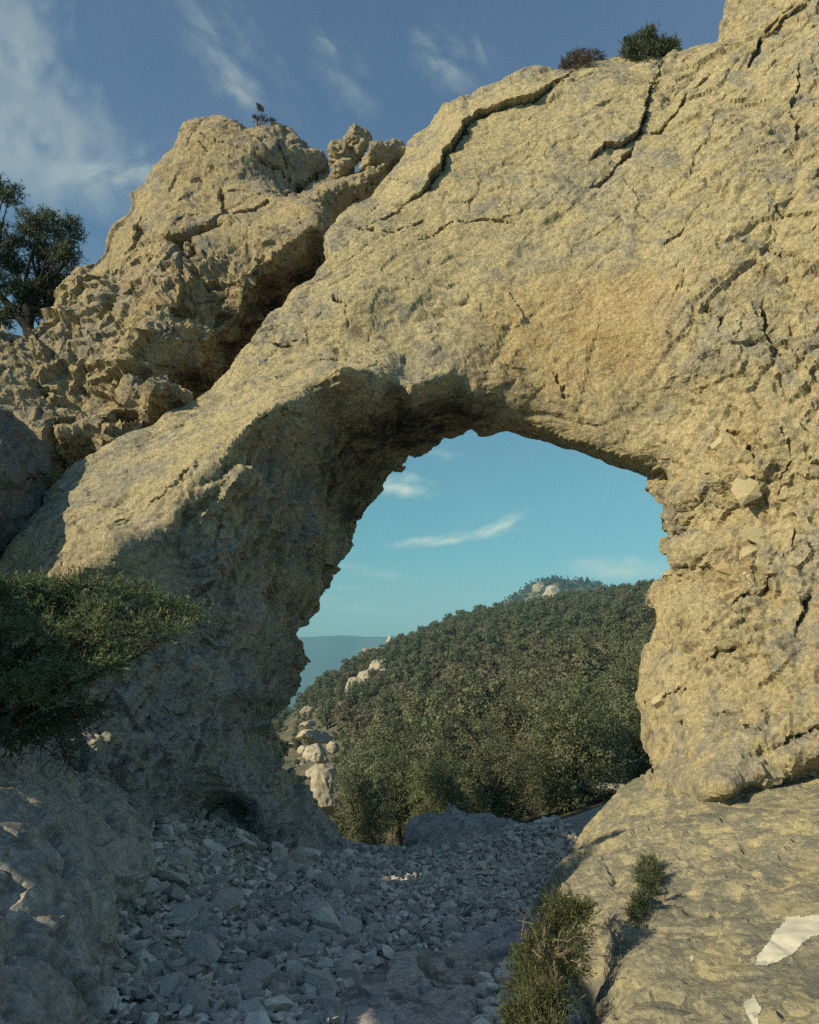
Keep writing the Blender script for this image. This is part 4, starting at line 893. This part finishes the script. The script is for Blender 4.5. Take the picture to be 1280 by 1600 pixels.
# wood on the far summit
sh = bpy.data.objects['summit_hill']; bv = BVHTree.FromPolygons([v.co[:] for v in sh.data.vertices], [tuple(p.vertices) for p in sh.data.polygons])
sp = []
for _ in range(2600):
    x = rg.uniform(P(740, 900, 620)[0], P(1040, 900, 620)[0]); y = rg.uniform(490, 650)
    hit = bv.ray_cast(Vector((x, y, 500)), Vector((0, 0, -1)))[0]
    if hit:
        q = to_px([hit[:]])[0]
        if min(math.hypot(q[0] - 861, (q[1] - 925)) - 11, math.hypot(q[0] - 843, q[1] - 919) - 8) > 0: sp.append(hit[:])
sp = np.array(sp)
instance_stuff('summit_wood', sp, rg.uniform(1.0, 1.9, len(sp)), rg.uniform(0, 6.28, len(sp)), [m[0] for m in OAK['far']], 'thin dark scrub covering the distant summit', 'scrub')

# pale rocks on the slope
def on_hill(px, py, Y): return P(px, py, Y)
for i, (px, py, Y, w, h, lab) in enumerate([
    (513, 1243, 18, 52, 62, 'big pale boulder on the slope beside the bushy dark oak'), (500, 1208, 26, 34, 16, 'flat pale rock lying above the big slope boulder'), (495, 1180, 34, 34, 22, 'pale ledge of rock halfway down the stony strip'),
    (522, 1168, 36, 16, 14, 'small pale rock at the edge of the trees on the strip'), (487, 1152, 44, 44, 18, 'long pale rock across the stony strip'), (481, 1132, 55, 20, 9, 'thin grey rock near the top of the strip'), (480, 1110, 62, 18, 12, 'round grey rock standing topmost in the stony strip'),
    (552, 1070, 110, 22, 20, 'lone pale outcrop left of the bright rock cluster'), (592, 1045, 116, 30, 26, 'bright upper rock of the outcrop in the wood'), (580, 1060, 114, 34, 22, 'broad lower rock of the outcrop in the wood'), (604, 1052, 116, 26, 12, 'low pale step at the foot of the bright outcrop'),
    (600, 1016, 160, 40, 7, 'pale ledge showing along the upper hillside'), (574, 1018, 160, 16, 10, 'pale rock on the hillside skyline'), (532, 1100, 92, 14, 7, 'little pale rock among shrubs below the outcrop'), (609, 1000, 175, 10, 10, 'small rock on the skyline among trees'),
    (862, 926, 560, 22, 18, 'larger pale outcrop on the distant summit'), (844, 919, 565, 16, 12, 'smaller pale outcrop on the distant summit'), (950, 1235, 16, 60, 20, 'pale stony bank behind the bent oak trunk')]):
    c = P(px, py, Y); s_ = Y / F_PX
    o = boulder('pale_rock', c + np.array([0, .4 * w * s_ * .5, 0]), (w * s_ * .62, w * s_ * .55, h * s_ * .62), 800 + i, M['pale'], (0, -.15, i), sub=4, planes=9, rough=.16 * h * s_, scale_noise=2.2 / max(h * s_, .3))
    tag(o, lab, 'rock')

k = 0
pale_me = []
for i in range(8):
    t_ = boulder('pale_rock', (0, 0, 0), (1, .8, .62), 860 + i, M['pale'], (0, 0, 0), sub=3, planes=12, rough=.12); pale_me.append(t_.data); bpy.data.objects.remove(t_)
while k < 70:
    px, py = rg.uniform(440, 545), rg.uniform(1090, 1330)
    if poly_sd(np.array([[px, py]]), bare)[0] < 0: continue
    Y = float(np.interp(py, [1090, 1110, 1150, 1210, 1260, 1340], [75, 60, 42, 25, 18, 13])) * rg.uniform(.9, 1.1)
    x = P(px, py, Y)[0]; r = rg.uniform(.12, .42) * (.6 + Y / 60)
    o = bpy.data.objects.new('pale_rock', pale_me[k % 8]); COL.objects.link(o); o.location = (x, Y, hz(x, Y)[0] + r * .1); o.scale = (r * rg.uniform(.8, 1.4), r, r); o.rotation_euler = (0, 0, rg.uniform(0, 6))
    tag(o, 'small pale rock strewn down the bare stony strip on the slope', 'rock', 'rocks strewn on the stony strip'); k += 1

# ------------------------------------------------------------------ junipers and bushes near at hand
def sprays(c, R3, n, rg, out, L=.035, Wd=.006, twig=.12, per=14, up=.5, jit=.6):
    c = np.asarray(c, float); v = unit(rg.normal(size=(n, 3))); p0 = c + v * np.asarray(R3) * (rg.uniform(.15, 1, (n, 1)) ** .5)
    d = unit(v * .6 + np.asarray(out, float) + np.array([0, 0, up]) + rg.normal(0, jit, (n, 3)))
    t = np.tile(np.linspace(.05, 1, per), n); tw = twig * rg.uniform(.6, 1.3, n)
    pb = np.repeat(p0, per, 0) + np.repeat(d * tw[:, None], per, 0) * t[:, None]
    bend = np.repeat(unit(rg.normal(size=(n, 3))), per, 0) * (t ** 2)[:, None] * twig * .25; pb += bend
    dd = unit(np.repeat(d, per, 0) + rg.normal(0, .55, (n * per, 3)))
    V, F = cards(pb, dd, L * rg.uniform(.6, 1.3, n * per), Wd, rg)
    return V, F
jr = np.random.default_rng(21)
# juniper in front of the left leg
root_p = P(-170, 1215, 4.5)
jun = empty('juniper_shrub', root_p, 'dark green juniper spreading flat from the left edge before the arch', 'shrub')
pads = [(-40, 925, 4.75, .18, .045), (20, 922, 4.75, .12, .04), (75, 922, 4.8, .11, .035), (125, 918, 4.8, .10, .035), (175, 925, 4.8, .11, .04), (225, 938, 4.8, .10, .035), (265, 950, 4.8, .09, .03), (300, 966, 4.8, .07, .022), (30, 955, 4.65, .13, .035), (150, 952, 4.65, .12, .03),
        (60, 985, 4.45, .08, .045), (95, 1000, 4.4, .09, .05), (140, 985, 4.4, .10, .045), (165, 1005, 4.4, .07, .04), (215, 985, 4.6, .08, .025), (262, 988, 4.6, .09, .018), (10, 990, 4.5, .10, .04),
        (15, 1078, 4.35, .11, .04), (65, 1055, 4.35, .09, .045), (100, 1050, 4.32, .07, .04), (140, 1052, 4.35, .08, .035), (180, 1040, 4.4, .07, .035), (195, 1030, 4.4, .04, .025), (45, 1085, 4.3, .07, .03), (80, 1095, 4.35, .07, .02), (-60, 1080, 4.3, .2, .06), (-70, 1000, 4.4, .2, .06), (-120, 960, 4.6, .3, .08), (-200, 1000, 4.5, .4, .12)]
parts = []
for (px, py, Y, rx, rz) in pads:
    parts.append(sprays(P(px, py, Y), (rx, rx * .8, rz), int(2100 * rx * (rz + .03) * 4.5), jr, (.35, -.25, 0), .030, .0062, .085, 14, .6))
V, F = join(parts); mesh_np('foliage', V - root_p, F, M['juniper'], False, jun)
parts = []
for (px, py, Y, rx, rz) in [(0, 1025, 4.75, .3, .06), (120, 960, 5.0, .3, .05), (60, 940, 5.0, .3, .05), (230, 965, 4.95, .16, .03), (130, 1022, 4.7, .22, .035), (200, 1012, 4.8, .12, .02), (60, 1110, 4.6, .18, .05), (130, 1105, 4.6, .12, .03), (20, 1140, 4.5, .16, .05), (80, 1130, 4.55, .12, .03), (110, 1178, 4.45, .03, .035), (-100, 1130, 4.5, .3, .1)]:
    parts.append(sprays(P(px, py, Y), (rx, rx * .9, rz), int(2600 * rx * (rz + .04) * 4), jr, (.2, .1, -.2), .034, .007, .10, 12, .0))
V, F = join(parts); mesh_np('shaded_foliage', V - root_p, F, M['juniperdark'], False, jun)  # inner sprays in a darker green: the shade between pads is in their colour
hub = P(-90, 1150, 4.6); parts = [tube(wobble_path(root_p, hub, jr, 6, .1), np.linspace(.07, .05, 6), 8)]
for (px, py, Y, rx, rz) in pads[:25]:
    e = P(px, py, Y) - np.array([0, 0, rz * .6]); mid = hub * .45 + e * .55 + jr.normal(0, .05, 3) - np.array([0, 0, .06])
    pth = np.vstack([wobble_path(hub, mid, jr, 5, .12), wobble_path(mid, e, jr, 5, .15)[1:]])
    parts.append(tube(pth, np.linspace(.028, .006, len(pth)), 5))
for k in range(60):
    px, py, Y, rx, rz = pads[jr.integers(0, 17)]; c = P(px, py, Y) + jr.normal(0, .5, 3) * np.array([rx, rx, rz]); parts.append(tube(wobble_path(c, c + unit(jr.normal(size=3) + np.array([.5, -.2, .2])) * .16, jr, 5, .35), np.linspace(.0045, .0015, 5), 4))
V, F = join(parts); mesh_np('branches', V - root_p, F, M['bark'], True, jun)
# bare hanging twigs under it
parts = []
for (a, b) in [((60, 1130, 4.5), (110, 1195, 4.4)), ((40, 1140, 4.5), (85, 1180, 4.45)), ((0, 1140, 4.5), (30, 1180, 4.45)), ((90, 1120, 4.5), (150, 1140, 4.4)), ((-20, 1130, 4.5), (130, 1130, 4.45)), ((90, 1150, 4.5), (118, 1205, 4.35))]:
    p0, p1 = P(*a), P(*b)
    parts.append(tube(wobble_path(p0, p1, jr, 7, .25), np.linspace(.008, .002, 7), 4))
    for k in range(9):
        t = jr.uniform(.2, 1); c = p0 + (p1 - p0) * t; parts.append(tube(wobble_path(c, c + unit(jr.normal(size=3) + np.array([.6, 0, -.7])) * .09, jr, 4, .4), np.linspace(.0035, .001, 4), 4))
V, F = join(parts); mesh_np('bare_twigs', V - root_p, F, M['bark'], True, jun)

# juniper tree on the skyline at the far left
tb = P(52, 525, 10.0)
jt = empty('juniper_tree', tb, 'dark windswept juniper standing on the skyline at the far left', 'tree')
tp = []; fp = []
cl = [(8, 300, .13), (12, 318, .10), (-5, 360, .10), (45, 360, .17), (60, 350, .15), (88, 370, .14), (108, 355, .10), (118, 372, .08), (60, 395, .19), (95, 400, .16), (30, 420, .18), (70, 430, .2), (110, 405, .10), (5, 410, .16), (15, 455, .18), (55, 455, .18), (90, 440, .13), (40, 485, .15), (20, 490, .14), (62, 492, .12), (85, 478, .10), (0, 500, .14), (-25, 430, .25), (-40, 480, .2), (-30, 380, .15), (20, 380, .14), (112, 430, .06), (75, 470, .10)]
fork = P(42, 478, 10.2); tp.append(tube(wobble_path(tb - np.array([0, 0, .3]), fork, jr, 6, .25), np.linspace(.09, .07, 6), 7))
fk2 = P(-15, 440, 10.2); tp.append(tube(wobble_path(tb, fk2, jr, 6, .12), np.linspace(.07, .04, 6), 6))
for i, (px, py, r) in enumerate(cl):
    c = P(px, py, 10.2 + jr.uniform(-.25, .35)); s0 = fork if px > 15 else fk2
    tp.append(tube(wobble_path(s0, c, jr, 7, .16), np.linspace(.035, .006, 7), 5))
    for k in range(5):
        e = c + unit(jr.normal(size=3) + np.array([0, 0, .3])) * r * 1.15; rr = r * jr.uniform(.3, .5); fp.append(sprays(e, (rr, rr, rr * .8), int(6000 * rr * rr) + 5, jr, (.1, 0, .2), .05, .012, .10, 7, .7))
        tp.append(tube(wobble_path(c, e, jr, 4, .2), np.linspace(.007, .002, 4), 4))
    fp.append(sprays(c, (r * .7, r * .7, r * .45), int(4200 * r * r), jr, (.1, 0, .1), .05, .012, .10, 7, .6))
for (a, b) in [((70, 500), (118, 480)), ((60, 505), (100, 520)), ((65, 495), (105, 462)), ((30, 500), (-10, 490)), ((75, 480), (115, 445)), ((70, 505), (88, 470))]:
    tp.append(tube(wobble_path(P(*a, 10.2), P(*b, 10.1), jr, 7, .25), np.linspace(.022, .004, 7), 5))
V, F = join(tp); mesh_np('trunk', V - tb, F, M['darkbark'], True, jt)
V, F = join(fp); mesh_np('crown', V - tb, F, M['juniperdark'], False, jt)

# needle bush at the foot of the lichen boulder
bb = P(850, 1620, 3.2)
nb = empty('needle_bush', bb, 'bushy green needle shrub with bare twigs at the foot of the lichen boulder', 'shrub')
parts, tw = [], []
for (px, py, Y, r) in [(893, 1425, 4.1, .06), (905, 1450, 4.0, .05), (880, 1440, 4.05, .06), (855, 1462, 4.0, .07), (895, 1485, 3.8, .06), (835, 1500, 3.85, .065), (822, 1535, 3.7, .06), (890, 1515, 3.6, .05), (850, 1535, 3.6, .08), (832, 1570, 3.5, .075), (862, 1575, 3.4, .06), (838, 1600, 3.35, .08), (815, 1600, 3.35, .06), (842, 1490, 3.85, .06), (850, 1640, 3.2, .09), (868, 1410, 4.2, .03), (912, 1425, 4.05, .03)]:
    c = P(px, py, Y); parts.append(sprays(c, (r, r * .9, r * .9), int(24000 * r * r) + 20, jr, (-.1, -.2, .1), .026, .0038, .06, 13, .6, .6))
    tw.append(tube(wobble_path(bb + np.array([0, .2, 0]), c, jr, 8, .12), np.linspace(.018, .004, 8), 5))
V, F = join(parts); mesh_np('foliage', V - bb, F, M['bush'], False, nb)
c0 = P(868, 1502, 3.60)
for k in range(20):
    a = c0 + jr.normal(0, .035, 3); e = a + unit(jr.normal(size=3) + np.array([-.2, -.8, .2])) * jr.uniform(.08, .16)
    tw.append(tube(wobble_path(a, e, jr, 6, .3), np.linspace(.004, .0014, 6), 4))
for k in range(12):
    a = P(825 + jr.uniform(-10, 30), 1440 + jr.uniform(-10, 30), 4.05); tw.append(tube(wobble_path(a, a + unit(jr.normal(size=3) + np.array([-.4, -.3, .9])) * .12, jr, 5, .25), np.linspace(.004, .0015, 5), 4))
V, F = join(tw); mesh_np('bare_twigs', V - bb, F, M['twig'], True, nb)

# tuft growing out of the lichen boulder
bpy.context.view_layer.update()
def on_boulder(px, py, lift=.0):
    h = lich.ray_cast(Vector((0, 0, EYE)), Vector(pix_dir(px, py)).normalized())
    return np.array(h[1] + h[2] * lift)
tb2 = on_boulder(1000, 1432)
tu = empty('heather_tuft', tb2, 'small dark tuft sprouting from a crack in the lichen boulder', 'plant')
parts = []
for (px, py, r, lift) in [(1018, 1364, .026, .05), (1012, 1378, .033, .04), (1021, 1386, .031, .035), (1007, 1396, .026, .03), (1002, 1412, .018, .02), (995, 1428, .016, .02), (990, 1438, .010, .01), (1029, 1378, .018, .035), (1017, 1400, .02, .02)]:
    parts.append(sprays(on_boulder(px, py, lift), (r, r, r), int(60 + 15000 * r * r), jr, (.05, -.2, .25), .024, .0035, .055, 10, .6, .4))
V, F = join(parts); mesh_np('foliage', V - tb2, F, M['juniperdark'], False, tu)
V, F = join([tube(wobble_path(on_boulder(988, 1440), on_boulder(1014, 1372, .05), jr, 6, .1), np.linspace(.006, .003, 6), 4), tube(wobble_path(on_boulder(1010, 1418), on_boulder(1026, 1376, .05), jr, 6, .1), np.linspace(.005, .002, 6), 4)]); mesh_np('stem', V - tb2, F, M['twig'], True, tu)

# plants on the crest of the arch
def crest_bush(name, base, label, blobs, mat, L, Wd, stems):
    b = P(*base); o = empty(name, b, label, 'shrub'); parts = []
    for (px, py, Y, r, up) in blobs: parts.append(sprays(P(px, py, Y), (r, r, r * .7), int(14 + 8500 * r * r), jr, (.15, 0, .1), L, Wd, r * .8, 10, up, .45))
    V, F = join(parts); mesh_np('foliage', V - b, F, mat, False, o)
    V, F = join([tube(wobble_path(P(*base), P(px, py, Y), jr, 5, .15), np.linspace(.012, .003, 5), 4) for (px, py, Y, r, up) in blobs]); mesh_np('stems', V - b, F, M['twig'], True, o)
crest_bush('cushion_bush', (908, 102, 9.3), 'low brown cushion bush on top of the arch', [(893, 95, 9.3, .09, .2), (910, 89, 9.3, .10, .2), (928, 92, 9.3, .09, .2), (905, 99, 9.2, .12, .1), (882, 100, 9.25, .06, .2), (938, 97, 9.3, .05, .2)], M['brownbush'], .03, .010, 0)
crest_bush('crest_juniper', (1015, 98, 9.2), 'green bush with a pointed shoot on top of the arch', [(1015, 55, 9.2, .06, 1.2), (1018, 48, 9.2, .04, 1.4), (1005, 70, 9.2, .14, .5), (985, 82, 9.2, .11, .4), (1030, 80, 9.2, .14, .4), (1048, 74, 9.2, .09, .6), (1010, 92, 9.15, .15, .2), (980, 65, 9.2, .03, .8), (1050, 84, 9.15, .08, .2)], M['juniperdark'], .05, .012, 0)
crest_bush('dry_sprig', (402, 196, 9.75), 'thin dark dry sprig on top of the left crag', [(403, 168, 9.75, .035, 1.2), (408, 172, 9.75, .03, 1), (398, 185, 9.75, .03, 1), (412, 188, 9.75, .05, 1.0), (425, 190, 9.75, .03, .9)], M['brownbush'], .035, .006, 0)

# ------------------------------------------------------------------ white crusts on the lichen boulder
lv = bpy.data.objects['lichen_boulder']; LB = BVHTree.FromPolygons([v.co[:] for v in lv.data.vertices], [tuple(p.vertices) for p in lv.data.polygons])
def crust(poly, label, n=170):
    poly = np.array(poly, float); lo, hi = poly.min(0) - 4, poly.max(0) + 4
    xs = np.linspace(lo[0], hi[0], n); ys = np.linspace(lo[1], hi[1], n)
    q = np.stack(np.meshgrid(xs, ys, indexing='ij'), -1).reshape(-1, 2)
    wq = q + 5.0 * np.column_stack([fbm(np.column_stack([q / 20, np.zeros(len(q))]), 5, 4, .6), fbm(np.column_stack([q / 20, np.zeros(len(q))]), 9, 4, .6)])
    ins = poly_sd(wq, poly) > 0
    pts = np.full((len(q), 3), np.nan)
    for i in np.argwhere(ins)[:, 0]:
        d = Vector(pix_dir(*q[i])).normalized(); hit = LB.ray_cast(Vector((0, 0, EYE)), d)
        if hit[0] is not None: pts[i] = hit[0] + hit[1] * .0025
    pg = pts.reshape(n, n, 3)
    for _ in range(1):
        acc = np.zeros_like(pg); cnt = np.zeros((n, n, 1)); okg = ~np.isnan(pg[..., :1])
        for dx, dy in ((0, 0), (1, 0), (-1, 0), (0, 1), (0, -1)):
            r = np.roll(np.roll(pg, dx, 0), dy, 1); o_ = ~np.isnan(r[..., :1]); acc += np.where(o_, r, 0); cnt += o_
        pg = np.where(okg, acc / np.maximum(cnt, 1), np.nan)
    pts = pg.reshape(-1, 3) + np.array([0, 0, 0])
    fs = grid_faces(n, n); ok = ~np.isnan(pts[fs]).any(axis=(1, 2)); fs = fs[ok]
    if not len(fs): return
    used = np.unique(fs); mp = np.full(len(q), -1); mp[used] = np.arange(len(used))
    o = mesh_np('white_crust', pts[used], mp[fs][:, ::-1], M['paint'], True, lv); o['label'] = label
    return o
crust([(1178, 1508), (1192, 1480), (1205, 1465), (1215, 1450), (1228, 1436), (1250, 1431), (1285, 1429), (1420, 1440), (1440, 1470), (1330, 1475), (1285, 1462), (1268, 1463), (1255, 1478), (1240, 1490), (1228, 1500), (1205, 1510)], 'large smooth white patch at the right edge')
crust([(1160, 1572), (1172, 1560), (1178, 1553), (1184, 1566), (1190, 1580), (1188, 1610), (1180, 1612), (1170, 1590)], 'small white patch near the bottom', 60)
crust([(1077, 1502), (1077, 1494), (1082, 1491), (1085, 1497), (1081, 1505)], 'tiny white spot', 24)

# ------------------------------------------------------------------ the air
def closed_box(name, lo, hi):
    V = np.array([(x, y, z) for x in (lo[0], hi[0]) for y in (lo[1], hi[1]) for z in (lo[2], hi[2])], float)
    F = np.array([(0, 1, 3, 2), (4, 6, 7, 5), (0, 4, 5, 1), (2, 3, 7, 6), (0, 2, 6, 4), (1, 5, 7, 3)])
    return mesh_np(name, V, F, None, False)
hm = bpy.data.materials.new('haze_air'); hm.use_nodes = True; q = NT(hm.node_tree)
vol = q.n('ShaderNodeVolumePrincipled'); vol.inputs['Color'].default_value = (.20, .60, .86, 1); vol.inputs['Density'].default_value = 5.0e-4; vol.inputs['Anisotropy'].default_value = 0.0
q.n('ShaderNodeOutputMaterial', ins={1: vol.outputs[0]})
hzb = closed_box('haze', (-9200, -6200, -260), (9200, 9200, 215)); hzb.data.materials.append(hm); tag(hzb, None, None, kind='stuff')
